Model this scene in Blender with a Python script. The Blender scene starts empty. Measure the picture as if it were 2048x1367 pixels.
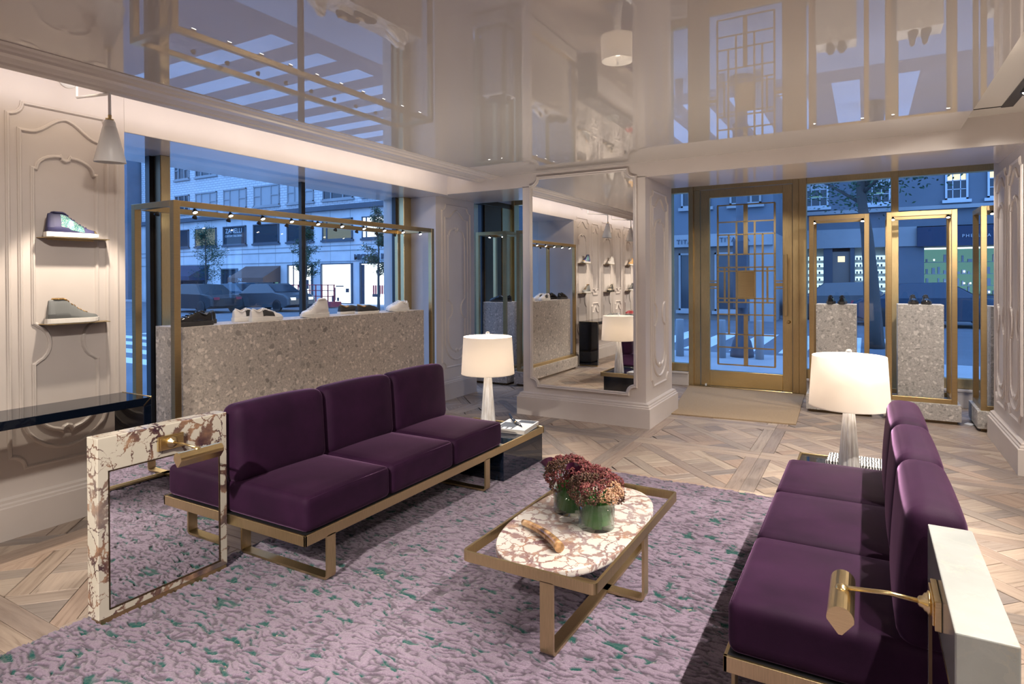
import bpy, bmesh, math, random
from math import sin, cos, pi, radians, sqrt, atan2
from mathutils import Vector, Matrix
import numpy as np
random.seed(7)
SC = bpy.context.scene
COL = SC.collection
# ------------------------------------------------------------------ camera
_f, _yaw, _pit, _rol, _cy, CAMH = 1228.5, radians(29.946), radians(.338), radians(.281), 564.37, 1.5
fw0 = Vector((-sin(_yaw), cos(_yaw), 0)); rt0 = Vector((cos(_yaw), sin(_yaw), 0))
fw = fw0 * cos(_pit) + Vector((0, 0, -sin(_pit))); dn0 = fw.cross(rt0)
rt = rt0 * cos(_rol) + dn0 * sin(_rol); dn = dn0 * cos(_rol) - rt0 * sin(_rol)
cam = bpy.data.cameras.new('camera'); camo = bpy.data.objects.new('camera', cam); COL.objects.link(camo)
camo.matrix_world = Matrix(((rt.x, -dn.x, -fw.x, 0), (rt.y, -dn.y, -fw.y, 0), (rt.z, -dn.z, -fw.z, CAMH), (0, 0, 0, 1)))
cam.sensor_width = 36; cam.lens = _f / 2048 * 36; cam.shift_y = -(683.5 - _cy) / 2048
cam.clip_start = .05; cam.clip_end = 400
SC.camera = camo
# ------------------------------------------------------------------ world: dusk sky
W = bpy.data.worlds.new('world'); SC.world = W; W.use_nodes = True
nt = W.node_tree; nt.nodes.clear()
bg = nt.nodes.new('ShaderNodeBackground'); ow = nt.nodes.new('ShaderNodeOutputWorld')
tc = nt.nodes.new('ShaderNodeTexCoord'); sx = nt.nodes.new('ShaderNodeSeparateXYZ'); cr = nt.nodes.new('ShaderNodeValToRGB')
nt.links.new(tc.outputs['Generated'], sx.inputs[0]); nt.links.new(sx.outputs['Z'], cr.inputs[0])
cr.color_ramp.elements[0].color = (.22, .42, .86, 1); cr.color_ramp.elements[1].color = (.15, .33, .76, 1)
nt.links.new(cr.outputs[0], bg.inputs[0]); nt.links.new(bg.outputs[0], ow.inputs[0]); bg.inputs[1].default_value = 1.75
# ------------------------------------------------------------------ render look
SC.view_settings.view_transform = 'Standard'; SC.view_settings.look = 'None'
SC.view_settings.gamma = 1; SC.view_settings.use_curve_mapping = False
SC.view_settings.exposure = 1.0
SC.cycles.use_denoising = True; SC.cycles.use_adaptive_sampling = False
SC.cycles.max_bounces = 10; SC.cycles.glossy_bounces = 6; SC.cycles.transparent_max_bounces = 16; SC.cycles.diffuse_bounces = 4
SC.cycles.sample_clamp_indirect = 2.5; SC.cycles.caustics_reflective = False; SC.cycles.caustics_refractive = False
# ------------------------------------------------------------------ lights
WARM = (1, .80, .60); NEU = (1, .90, .80)
def lamp(name, typ, loc, power, color=NEU, target=None, size=.03, spot=60, blend=.3, sy=None):
    l = bpy.data.lights.new(name, typ); l.energy = power; l.color = color
    if typ == 'SPOT': l.spot_size = radians(spot); l.spot_blend = blend; l.shadow_soft_size = size
    elif typ == 'POINT': l.shadow_soft_size = size
    elif typ == 'AREA': l.shape = 'RECTANGLE'; l.size = size; l.size_y = sy or size
    o = bpy.data.objects.new(name, l); COL.objects.link(o); o.location = loc
    if target is not None:
        o.rotation_euler = (Vector(target) - Vector(loc)).to_track_quat('-Z', 'Y').to_euler()
    return o
# track spots in the coffer right of the lacquered ceiling, aimed left over the seating
for y, p, tx in ((5.3, 70, -.6), (4.6, 105, -.75), (3.9, 105, -.75), (3.2, 105, -.75), (2.5, 105, -.8), (1.8, 105, -.8), (1.1, 100, -.9), (.4, 100, -1.0), (-.4, 90, -1.2)):
    lamp('track_light', 'SPOT', (.735, y, 2.742), p, NEU, (tx, y - .15, 0), .016, 66, .25)
# spots washing the entrance and the right hand display cases
for x, y, tx, ty, p in ((1.0, 4.4, .5, 7.4, 70), (.95, 4.0, -.3, 7.4, 70), (.9, 4.6, -1.4, 7.3, 70), (1.1, 4.0, -2.6, 6.0, 60)):
    lamp('track_light', 'SPOT', (x, y, 2.70), p, NEU, (tx, ty, .3), .04, 70, .6)
# unseen spots added behind and right of the camera as ambient fill
for x, y, p in ((2.4, 3.5, 70), (2.4, .5, 80), (-.2, -1.6, 90), (-2.2, -1.9, 90), (2.2, -2.2, 60)):
    lamp('fill_spot', 'SPOT', (x, y, 2.6), p, NEU, (x - .3, y + .4, 0), .12, 130, .7)
lamp('fill_spot', 'SPOT', (-1.5, -1.0, 2.6), 420, NEU, (-2.5, 1.9, .4), .05, 40, .6)  # added out of view to brighten the left sofa's near end
lamp('fill_spot', 'SPOT', (.4, .6, 2.64), 150, NEU, (-4.2, 4.3, .9), .05, 46, .8)  # added spot that lifts the stone block in the side window
for y in (1.2, -.4, -2.0): lamp('wall_fill_spot', 'SPOT', (-1.9, y, 2.62), 75, NEU, (-4.35, y + .5, .75), .08, 70, .8)  # added fill for the left wall below the shelves, no fixture modelled
lamp('entrance_fill_spot', 'SPOT', (-1.3, 7.75, 2.83), 60, NEU, (-1.35, 8.1, 0), .06, 120, .6)  # unseen spot added to brighten the brass door and mat
lamp('entrance_fill_spot', 'SPOT', (.5, 7.3, 2.83), 45, NEU, (.5, 7.9, 0), .06, 120, .6)  # second added entrance fill, over the right hand cases
# linear cove light on the window side, hidden above the crown moulding
lamp('cove_light', 'AREA', (-3.98, 1.0, 2.72), 11.5, WARM, (-4.35, 1.0, 2.62), 9.5, sy=.05)

# sky portals in the window openings
def portal(loc, sx, sy, target):
    l = bpy.data.lights.new('window_portal', 'AREA'); l.shape = 'RECTANGLE'; l.size = sx; l.size_y = sy; l.cycles.is_portal = True
    o = bpy.data.objects.new('window_portal', l); COL.objects.link(o); o.location = loc; o.rotation_euler = (Vector(target) - Vector(loc)).to_track_quat('-Z', 'Z').to_euler()
portal((-5.10, 4.15, 1.3), 3.75, 2.45, (0, 4.15, 1.3))
portal((-.05, 8.83, 1.4), 5.2, 2.6, (-.05, 0, 1.4))
portal((-3.6, 8.83, 1.4), 2.8, 2.6, (-3.6, 0, 1.4))
# ------------------------------------------------------------------ materials
def nn(nt, t, **kw):
    n = nt.nodes.new(t)
    for k, v in kw.items():
        if k[0] == '_': setattr(n, k[1:], v)
        else: n.inputs[k.replace('__', ' ')].default_value = v
    return n
def pm(name, col, rough=.5, metal=0., **kw):
    m = bpy.data.materials.new(name); m.use_nodes = True
    b = m.node_tree.nodes['Principled BSDF']
    b.inputs['Base Color'].default_value = (*col, 1); b.inputs['Roughness'].default_value = rough; b.inputs['Metallic'].default_value = metal
    for k, v in kw.items(): b.inputs[k.replace('__', ' ')].default_value = v
    return m
def tree(m): return m.node_tree, m.node_tree.nodes['Principled BSDF']
def lk(nt, a, b): nt.links.new(a, b)
def objco(nt, scale=(1, 1, 1), rot=(0, 0, 0), world=True):
    g = nn(nt, 'ShaderNodeNewGeometry') if world else nn(nt, 'ShaderNodeTexCoord')
    mp = nn(nt, 'ShaderNodeMapping'); mp.inputs['Scale'].default_value = scale; mp.inputs['Rotation'].default_value = rot
    lk(nt, g.outputs['Position'] if world else g.outputs['Object'], mp.inputs['Vector']); return mp.outputs[0]
def noise(nt, vec, scale, detail=4, rough=.5, dist=0):
    n = nn(nt, 'ShaderNodeTexNoise', Scale=scale, Detail=detail, Roughness=rough, Distortion=dist); lk(nt, vec, n.inputs['Vector']); return n
def ramp(nt, fac, stops, interp='LINEAR'):
    r = nn(nt, 'ShaderNodeValToRGB'); r.color_ramp.interpolation = interp
    e = r.color_ramp.elements
    while len(e) < len(stops): e.new(.5)
    for i, (p, c) in enumerate(stops):
        e[i].position = p; e[i].color = (*c, 1) if len(c) == 3 else c
    lk(nt, fac, r.inputs[0]); return r.outputs[0]
def mix(nt, fac, a, b, mode='MIX'):
    m = nn(nt, 'ShaderNodeMixRGB', _blend_type=mode)
    for s, v in ((m.inputs[0], fac), (m.inputs[1], a), (m.inputs[2], b)):
        if isinstance(v, (int, float)): s.default_value = v
        elif isinstance(v, tuple): s.default_value = (*v, 1)
        else: lk(nt, v, s)
    return m.outputs[0]
def math_(nt, op, a, b=0.):
    m = nn(nt, 'ShaderNodeMath', _operation=op)
    for s, v in ((m.inputs[0], a), (m.inputs[1], b)):
        if isinstance(v, (int, float)): s.default_value = v
        else: lk(nt, v, s)
    return m.outputs[0]
def bump(nt, b, h, strength=.3, dist=.01):
    n = nn(nt, 'ShaderNodeBump', Strength=strength, Distance=dist); lk(nt, h, n.inputs['Height']); lk(nt, n.outputs[0], b.inputs['Normal'])
M = {}
def brassm(name, col, rough, sc=(2, 2, 90)):
    m = pm(name, col, rough, 1.); nt, b = tree(m)
    n = noise(nt, objco(nt, sc), 8, 3); c = ramp(nt, n.outputs[0], [(.3, tuple(x * .82 for x in col)), (.7, tuple(min(1, x * 1.12) for x in col))])
    n2 = noise(nt, objco(nt), 2.2, 3)
    lk(nt, mix(nt, .35, c, ramp(nt, n2.outputs[0], [(.35, tuple(x * .7 for x in col)), (.65, col)])), b.inputs['Base Color'])
    r = nn(nt, 'ShaderNodeMapRange'); lk(nt, n2.outputs[0], r.inputs[0]); r.inputs[3].default_value = rough - .06; r.inputs[4].default_value = rough + .08
    lk(nt, r.outputs[0], b.inputs['Roughness']); bump(nt, b, n.outputs[0], .06, .002); return m
M['brass'] = brassm('brushed_brass', (.60, .44, .22), .34)
M['brassframe'] = brassm('satin_brass', (.64, .50, .27), .34, (60, 60, 2))
M['brasspol'] = brassm('polished_brass', (.84, .66, .34), .22)
M['bronze'] = brassm('dark_bronze', (.16, .11, .065), .38, (60, 60, 2))
M['brassdoor'] = brassm('door_brass', (.68, .52, .27), .36, (60, 60, 2))
M['black'] = pm('black_metal', (.012, .012, .014), .4)
M['wall'] = pm('wall_paint', (.61, .555, .52), .38)
nt, b = tree(M['wall']); n = noise(nt, objco(nt), 3, 4); lk(nt, ramp(nt, n.outputs[0], [(.3, (.59, .535, .50)), (.7, (.63, .575, .54))]), b.inputs['Base Color'])
M['matte'] = pm('ceiling_paint', (.60, .57, .53), .7)
M['lacquer'] = pm('lacquered_ceiling', (.52, .485, .46), .0, IOR=2.1)
M['beamgloss'] = pm('gloss_soffit_paint', (.62, .57, .54), .09, IOR=1.5)
M['mirror'] = pm('mirror_silver', (.92, .92, .91), .0, 1.)
# terrazzo / ceppo stone
def stone(name, base, seed):
    m = pm(name, base, .55); nt, b = tree(m); co = objco(nt); 
    mp = nn(nt, 'ShaderNodeMapping'); mp.inputs['Location'].default_value = (seed, seed * 2, 0); lk(nt, co, mp.inputs[0]); co = mp.outputs[0]
    d = noise(nt, co, 9, 3); wv = nn(nt, 'ShaderNodeMixRGB', _blend_type='ADD'); wv.inputs[0].default_value = .09; lk(nt, co, wv.inputs[1]); lk(nt, d.outputs['Color'], wv.inputs[2]); cd = wv.outputs[0]
    fine = noise(nt, co, 70, 5, .7)
    c = ramp(nt, fine.outputs[0], [(.32, tuple(x * .62 for x in base)), (.5, base), (.68, tuple(min(1, x * 1.3) for x in base))])
    for sc, thr, dark, light in ((34, .30, .55, 1.55), (13, .16, .50, 1.45), (5.2, .072, .38, 1.25)):
        v = nn(nt, 'ShaderNodeTexVoronoi', Scale=sc); lk(nt, cd, v.inputs['Vector'])
        hv = nn(nt, 'ShaderNodeSeparateColor'); lk(nt, v.outputs['Color'], hv.inputs[0])
        chip = ramp(nt, hv.outputs[0], [(0, tuple(x * dark for x in base)), (.28, tuple(x * dark * 1.15 for x in base)), (.3, tuple(x * .95 for x in base)), (.62, base), (.64, tuple(min(1, x * light) for x in base)), (1, tuple(min(1, x * light) for x in base))])
        msk = math_(nt, 'MULTIPLY', math_(nt, 'LESS_THAN', v.outputs['Distance'], math_(nt, 'MULTIPLY', hv.outputs[1], thr * 2.1)), .78)
        if sc < 6: msk = math_(nt, 'MULTIPLY', msk, math_(nt, 'GREATER_THAN', hv.outputs[2], .45))
        c = mix(nt, msk, c, chip)
    lk(nt, c, b.inputs['Base Color']); bump(nt, b, fine.outputs[0], .12, .003); return m
M['stone'] = stone('warm_grey_stone', (.49, .435, .385), 0); M['stone2'] = stone('cool_grey_stone', (.50, .48, .455), 7)
# velvet
M['velvet'] = pm('purple_velvet', (.052, .008, .058), .72, Sheen__Weight=.65, Sheen__Roughness=.3, Specular__IOR__Level=.15)
nt, b = tree(M['velvet']); b.inputs['Sheen Tint'].default_value = (.50, .27, .50, 1)
n = noise(nt, objco(nt, (1, 1, 1)), 5, 4, .6); lk(nt, ramp(nt, n.outputs[0], [(.3, (.014, .003, .015)), (.7, (.026, .006, .026))]), b.inputs['Base Color'])
bump(nt, b, noise(nt, objco(nt, (1, 1, 1)), 420, 2).outputs[0], .12, .002)
# veined marbles
def marble(name, base, vein, scale, amt, seed=0, brown=(.30, .17, .10), dense=.5):
    m = pm(name, base, .16); nt, b = tree(m); co = objco(nt)
    mp = nn(nt, 'ShaderNodeMapping'); mp.inputs['Location'].default_value = (seed, seed * 1.7, seed * .3); mp.inputs['Rotation'].default_value = (.5, .4, .6); lk(nt, co, mp.inputs[0]); co = mp.outputs[0]
    d = noise(nt, co, scale * .5, 5, .6); wv = nn(nt, 'ShaderNodeMixRGB', _blend_type='ADD'); wv.inputs[0].default_value = .35 / scale * 3; lk(nt, co, wv.inputs[1]); lk(nt, d.outputs['Color'], wv.inputs[2])
    wv0 = wv; d2 = noise(nt, co, scale * 2.2, 6, .65); wv = nn(nt, 'ShaderNodeMixRGB', _blend_type='ADD'); wv.inputs[0].default_value = .6 / scale; lk(nt, wv0.outputs[0], wv.inputs[1]); lk(nt, d2.outputs['Color'], wv.inputs[2])
    c = ramp(nt, noise(nt, co, scale * .7, 5).outputs[0], [(.3, tuple(x * .86 for x in base)), (.6, base), (.75, tuple(x * .92 for x in base))])
    big = noise(nt, co, scale * .45, 3)
    dm = ramp(nt, big.outputs[0], [(dense - .06, (0, 0, 0)), (dense + .1, (1, 1, 1))])
    for sc, th in ((scale, .16), (scale * 2.4, .20)):
        v = nn(nt, 'ShaderNodeTexVoronoi', Scale=sc, _feature='DISTANCE_TO_EDGE'); lk(nt, wv.outputs[0], v.inputs['Vector'])
        k = noise(nt, co, sc * .55, 4, .6)
        wdt = math_(nt, 'MULTIPLY', ramp(nt, k.outputs[0], [(dense - .12, (0, 0, 0)), (dense + .04, (.28, .28, .28)), (dense + .2, (1, 1, 1))]), th)
        e = nn(nt, 'ShaderNodeMapRange'); lk(nt, v.outputs['Distance'], e.inputs[0]); lk(nt, math_(nt, 'MULTIPLY', wdt, 1.0), e.inputs[1]); lk(nt, math_(nt, 'MULTIPLY', wdt, .55), e.inputs[2])
        vc = ramp(nt, noise(nt, co, scale * 2.5, 4).outputs[0], [(.35, vein), (.55, tuple((x + y) / 2 for x, y in zip(vein, brown))), (.66, brown), (.75, tuple(min(1, x * .7) for x in base))])
        c = mix(nt, math_(nt, 'MULTIPLY', math_(nt, 'MULTIPLY', e.outputs[0], math_(nt, 'GREATER_THAN', wdt, .002)), amt), c, vc)
    gp = ramp(nt, noise(nt, co, scale * .35, 4, .6).outputs[0], [(.52, (0, 0, 0)), (.68, (1, 1, 1))]); c = mix(nt, math_(nt, 'MULTIPLY', gp, .35), c, tuple(x * k for x, k in zip(base, (.78, .80, .86))))
    lk(nt, c, b.inputs['Base Color']); return m
M['viola'] = marble('violet_veined_marble', (.53, .49, .41), (.05, .022, .032), 5, .97, 3, dense=.465)
M['violatop'] = marble('breccia_marble_top', (.64, .60, .55), (.17, .09, .11), 5.6, .85, 9, brown=(.38, .21, .12), dense=.43)
M['carrara'] = marble('pale_marble', (.33, .345, .33), (.36, .37, .36), 9, .35, 5, brown=(.40, .36, .28), dense=.56)
# rug
M['rug'] = pm('lilac_rug_pile', (.3, .2, .3), .95, Sheen__Weight=.25, Sheen__Roughness=.5, Specular__IOR__Level=.1)
nt, b = tree(M['rug']); at = nn(nt, 'ShaderNodeAttribute', _attribute_name='pile')
n = noise(nt, objco(nt), 160, 3, .7); n2 = noise(nt, objco(nt), 9, 3)
lil = ramp(nt, n.outputs[0], [(.3, (.125, .095, .135)), (.55, (.205, .158, .218)), (.75, (.30, .24, .31))])
lil = mix(nt, .35, lil, ramp(nt, n2.outputs[0], [(.35, (.16, .12, .165)), (.65, (.24, .185, .245))]))
sep = nn(nt, 'ShaderNodeSeparateColor'); lk(nt, at.outputs['Color'], sep.inputs[0])
c = mix(nt, sep.outputs[0], lil, (.008, .060, .055)); c = mix(nt, math_(nt, 'MULTIPLY', sep.outputs[1], .85), c, (.018, .014, .022))
lk(nt, c, b.inputs['Base Color']); bump(nt, b, n.outputs[0], .5, .006)
# oak planks
M['oak'] = pm('washed_oak', (.5, .4, .32), .42)
nt, b = tree(M['oak']); uv = nn(nt, 'ShaderNodeUVMap', _uv_map='g'); g = nn(nt, 'ShaderNodeNewGeometry'); oi = nn(nt, 'ShaderNodeObjectInfo')
rnd = math_(nt, 'FRACT', math_(nt, 'ADD', g.outputs['Random Per Island'], oi.outputs['Random']))
off = nn(nt, 'ShaderNodeCombineXYZ'); lk(nt, math_(nt, 'MULTIPLY', rnd, 37.), off.inputs[2]); va = nn(nt, 'ShaderNodeVectorMath', _operation='ADD'); lk(nt, uv.outputs[0], va.inputs[0]); lk(nt, off.outputs[0], va.inputs[1])
mp = nn(nt, 'ShaderNodeMapping'); mp.inputs['Scale'].default_value = (2.2, 26, 1); lk(nt, va.outputs[0], mp.inputs[0])
gr = noise(nt, mp.outputs[0], 1.6, 6, .62, .6); mp2 = nn(nt, 'ShaderNodeMapping'); mp2.inputs['Scale'].default_value = (3, 9, 1); lk(nt, va.outputs[0], mp2.inputs[0]); st = noise(nt, mp2.outputs[0], 1.3, 4, .6)
base = ramp(nt, rnd, [(0, (.31, .245, .20)), (.22, (.43, .35, .285)), (.42, (.27, .225, .20)), (.6, (.38, .285, .225)), (.8, (.225, .195, .18)), (1, (.45, .375, .305))])
gc = ramp(nt, gr.outputs[0], [(.28, (.50, .46, .42)), (.46, (.92, .90, .88)), (.7, (1.12, 1.1, 1.08))]); c = mix(nt, .85, base, gc, 'MULTIPLY')
c = mix(nt, math_(nt, 'MULTIPLY', ramp(nt, st.outputs[0], [(.52, (0, 0, 0)), (.72, (1, 1, 1))]), .45), c, (.33, .25, .20))
lk(nt, c, b.inputs['Base Color']); lk(nt, ramp(nt, gr.outputs[0], [(.3, (.5, .5, .5)), (.7, (.34, .34, .34))]), b.inputs['Roughness']); bump(nt, b, gr.outputs[0], .25, .002)
M['gap'] = pm('floor_underlay', (.05, .04, .035), .9)
M['coir'] = pm('coir_mat', (.40, .28, .17), .95); nt, b = tree(M['coir']); n = noise(nt, objco(nt), 190, 4, .8); lk(nt, ramp(nt, n.outputs[0], [(.3, (.26, .18, .10)), (.6, (.45, .33, .21)), (.8, (.6, .46, .32))]), b.inputs['Base Color']); bump(nt, b, n.outputs[0], .8, .006)
M['blackglass'] = pm('navy_black_lacquer', (.004, .008, .018), .03, IOR=1.65)
M['shade'] = bpy.data.materials.new('linen_shade'); M['shade'].use_nodes = True
nt = M['shade'].node_tree; nt.nodes.clear(); o = nn(nt, 'ShaderNodeOutputMaterial'); tr = nn(nt, 'ShaderNodeBsdfTranslucent', Color=(.86, .80, .73, 1)); df = nn(nt, 'ShaderNodeBsdfDiffuse', Color=(.85, .81, .76, 1)); mx = nn(nt, 'ShaderNodeMixShader', Fac=.42)
lk(nt, df.outputs[0], mx.inputs[1]); lk(nt, tr.outputs[0], mx.inputs[2]); lk(nt, mx.outputs[0], o.inputs[0])
M['lampglass'] = pm('ribbed_alabaster_glass', (.62, .61, .60), .22)
nt, b = tree(M['lampglass']); n = noise(nt, objco(nt, (60, 60, 3)), 1.5, 4); lk(nt, ramp(nt, n.outputs[0], [(.35, (.55, .51, .47)), (.6, (.80, .79, .78))]), b.inputs['Base Color'])
M['crystal'] = pm('clear_crystal', (.9, .92, .93), .04, Transmission__Weight=.8, IOR=1.5)
M['whitemetal'] = pm('white_painted_metal', (.80, .80, .80), .35)
M['whiteout'] = pm('white_shoe_sole', (.80, .77, .72), .5)
# pane glass: clear with its own reflections
g_ = bpy.data.materials.new('window_glass'); g_.use_nodes = True; nt = g_.node_tree; nt.nodes.clear()
o = nn(nt, 'ShaderNodeOutputMaterial'); t = nn(nt, 'ShaderNodeBsdfTransparent', Color=(.90, .95, .97, 1)); gl = nn(nt, 'ShaderNodeBsdfGlossy', Roughness=0.); fr = nn(nt, 'ShaderNodeFresnel', IOR=1.5); gb = nn(nt, 'ShaderNodeNewGeometry'); lk(nt, math_(nt, 'SUBTRACT', 1.5, math_(nt, 'MULTIPLY', gb.outputs['Backfacing'], .8333)), fr.inputs['IOR']); mx = nn(nt, 'ShaderNodeMixShader')
lk(nt, math_(nt, 'MULTIPLY', fr.outputs[0], 1.25), mx.inputs[0]); lk(nt, t.outputs[0], mx.inputs[1]); lk(nt, gl.outputs[0], mx.inputs[2]); lk(nt, mx.outputs[0], o.inputs[0]); M['glass'] = g_
v_ = bpy.data.materials.new('vase_glass'); v_.use_nodes = True; nt = v_.node_tree; nt.nodes.clear()
o = nn(nt, 'ShaderNodeOutputMaterial'); t = nn(nt, 'ShaderNodeBsdfTransparent', Color=(.92, .97, .94, 1)); gl = nn(nt, 'ShaderNodeBsdfGlossy', Roughness=0.02); fr = nn(nt, 'ShaderNodeFresnel', IOR=1.5); gb = nn(nt, 'ShaderNodeNewGeometry'); lk(nt, math_(nt, 'SUBTRACT', 1.5, math_(nt, 'MULTIPLY', gb.outputs['Backfacing'], .8333)), fr.inputs['IOR']); mx = nn(nt, 'ShaderNodeMixShader')
lk(nt, math_(nt, 'MULTIPLY', fr.outputs[0], 1.3), mx.inputs[0]); lk(nt, t.outputs[0], mx.inputs[1]); lk(nt, gl.outputs[0], mx.inputs[2]); lk(nt, mx.outputs[0], o.inputs[0]); M['vaseglass'] = v_
def emis(name, col, s, pat=None):
    m = bpy.data.materials.new(name); m.use_nodes = True; nt = m.node_tree; nt.nodes.clear(); o = nn(nt, 'ShaderNodeOutputMaterial'); e = nn(nt, 'ShaderNodeEmission', Color=(*col, 1), Strength=s); lk(nt, e.outputs[0], o.inputs[0]); m.cycles.emission_sampling = 'NONE'; return m
M['bulb'] = emis('lit_bulb', (1, .93, .82), 9)
def rndcol(name, stops, rough=.6, **kw):
    m = pm(name, stops[0][1], rough, **kw); nt, b = tree(m); g = nn(nt, 'ShaderNodeNewGeometry'); lk(nt, ramp(nt, g.outputs['Random Per Island'], stops), b.inputs['Base Color']); return m
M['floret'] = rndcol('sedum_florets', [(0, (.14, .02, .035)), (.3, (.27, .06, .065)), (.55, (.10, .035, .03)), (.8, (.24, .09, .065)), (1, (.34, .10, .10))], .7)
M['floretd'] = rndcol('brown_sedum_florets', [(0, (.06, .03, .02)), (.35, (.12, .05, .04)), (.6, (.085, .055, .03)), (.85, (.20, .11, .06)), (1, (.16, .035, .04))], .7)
M['floretp'] = rndcol('pale_sedum_florets', [(0, (.50, .27, .16)), (.5, (.60, .40, .24)), (1, (.42, .20, .14))], .7)
M['calla'] = pm('dark_calla_petal', (.055, .012, .035), .25)
M['leafg'] = rndcol('green_leaf', [(0, (.03, .12, .02)), (.5, (.05, .20, .035)), (1, (.09, .30, .06))], .45)
M['horn'] = pm('polished_horn', (.35, .2, .1), .12); nt, b = tree(M['horn']); n = noise(nt, objco(nt), 22, 3); lk(nt, ramp(nt, n.outputs[0], [(.3, (.10, .055, .03)), (.5, (.48, .27, .12)), (.7, (.75, .55, .33))]), b.inputs['Base Color'])
# ------------------------------------------------------------------ mesh helpers
class MB:
    def __init__(s): s.v = []; s.f = []; s.sm = []
    def add(s, vs, fs, smooth=False):
        o = len(s.v); s.v += [tuple(p) for p in vs]; s.f += [tuple(i + o for i in f) for f in fs]; s.sm += [smooth] * len(fs); return s
    def box(s, x0, x1, y0, y1, z0, z1):
        return s.add([(x0, y0, z0), (x1, y0, z0), (x1, y1, z0), (x0, y1, z0), (x0, y0, z1), (x1, y0, z1), (x1, y1, z1), (x0, y1, z1)],
                     [(3, 2, 1, 0), (4, 5, 6, 7), (0, 1, 5, 4), (1, 2, 6, 5), (2, 3, 7, 6), (3, 0, 4, 7)])
    def obox(s, c, size, m):
        hx, hy, hz = (k / 2 for k in size); m = m.to_3x3() if m is not None else Matrix.Identity(3); c = Vector(c)
        vs = [c + m @ Vector(p) for p in ((-hx, -hy, -hz), (hx, -hy, -hz), (hx, hy, -hz), (-hx, hy, -hz), (-hx, -hy, hz), (hx, -hy, hz), (hx, hy, hz), (-hx, hy, hz))]
        return s.add(vs, [(3, 2, 1, 0), (4, 5, 6, 7), (0, 1, 5, 4), (1, 2, 6, 5), (2, 3, 7, 6), (3, 0, 4, 7)])
    def prism(s, poly, z0, z1, chamf=0):
        n = len(poly); s.add([(x, y, z0) for x, y in poly] + [(x, y, z1) for x, y in poly], [tuple(reversed(range(n))), tuple(range(n, 2 * n))] + [(i, (i + 1) % n, n + (i + 1) % n, n + i) for i in range(n)]); return s
    def rings(s, rs, closed=False, caps=True, smooth=True):
        n = len(rs[0]); vs = [p for r in rs for p in r]; fs = []
        k = len(rs)
        for a in range(k if closed else k - 1):
            b_ = (a + 1) % k
            for i in range(n): j = (i + 1) % n; fs.append((a * n + i, a * n + j, b_ * n + j, b_ * n + i))
        s.add(vs, fs, smooth)
        if caps and not closed: o = len(s.v) - len(vs); s.f += [tuple(o + i for i in reversed(range(n))), tuple(o + (k - 1) * n + i for i in range(n))]; s.sm += [False, False]
        return s
    def tube(s, pts, r, seg=10, closed=False, caps=True, up=None):
        pts = [Vector(p) for p in pts]; rs = []; n = len(pts); R = r if isinstance(r, (list, tuple)) else [r] * n; pu = None
        for i, p in enumerate(pts):
            a = pts[(i - 1) % n] if (closed or i) else p; c = pts[(i + 1) % n] if (closed or i < n - 1) else p
            d = (c - a).normalized()
            if pu is None:
                u = Vector((0, 0, 1)) if abs(d.z) < .9 else Vector((1, 0, 0))
                if up: u = Vector(up)
            else: u = pu
            w = d.cross(u); 
            if w.length < 1e-6: w = d.orthogonal()
            w.normalize(); u = w.cross(d).normalized(); pu = u
            rs.append([p + (w * cos(2 * pi * k / seg) + u * sin(2 * pi * k / seg)) * R[i] for k in range(seg)])
        return s.rings(rs, closed, caps)
    def lathe(s, prof, c=(0, 0, 0), seg=32, rib=0, amp=0, caps=False):
        cx, cy, cz = c; rs = []
        for r, z in prof: rs.append([(cx + r * (1 + (amp * (abs(cos(rib * pi * k / seg)) - .5) if rib else 0)) * cos(2 * pi * k / seg), cy + r * (1 + (amp * (abs(cos(rib * pi * k / seg)) - .5) if rib else 0)) * sin(2 * pi * k / seg), cz + z) for k in range(seg)])
        return s.rings(rs, False, caps)
    def sweep(s, path, prof, closed=False, frame=None):
        """path points on a plane; prof = [(side, out)] ; frame=(normal)"""
        path = [Vector(p) for p in path]; N = Vector(frame); n = len(path); rs = []
        for i, p in enumerate(path):
            a = path[(i - 1) % n] if (closed or i) else None; c = path[(i + 1) % n] if (closed or i < n - 1) else None
            d1 = (p - a).normalized() if a is not None else None; d2 = (c - p).normalized() if c is not None else None
            if d1 is None: d1 = d2
            if d2 is None: d2 = d1
            s1 = d1.cross(N); s2 = d2.cross(N); sd = (s1 + s2)
            if sd.length < 1e-5: sd = s1
            sd.normalize(); k = min(1.6, 1 / max(.3, sd.dot(s1)))
            rs.append([p + sd * (u * k) + N * w for u, w in prof])
        return s.rings(rs, closed, True, False)
    def build(s, name, mat, parent=None, bevel=0, seg=2, origin=None, auto=True):
        me = bpy.data.meshes.new(name); o_ = Vector(origin) if origin is not None else None
        vs = [tuple(Vector(p) - o_) for p in s.v] if o_ is not None else s.v
        me.from_pydata(vs, [], s.f); me.polygons.foreach_set('use_smooth', s.sm)
        if bevel:
            bm = bmesh.new(); bm.from_mesh(me); bmesh.ops.recalc_face_normals(bm, faces=bm.faces)
            ed = [e for e in bm.edges if len(e.link_faces) == 2 and e.calc_face_angle(0) > .6]
            bmesh.ops.bevel(bm, geom=ed, offset=bevel, segments=seg, affect='EDGES', profile=.5, clamp_overlap=True)
            for f_ in bm.faces: f_.smooth = seg > 2
            bm.to_mesh(me); bm.free()
        me.materials.append(M[mat] if isinstance(mat, str) else mat); me.update()
        ob = bpy.data.objects.new(name, me); COL.objects.link(ob)
        if parent is not None: ob.parent = parent
        if origin is not None and parent is None: ob.location = origin
        return ob
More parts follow.
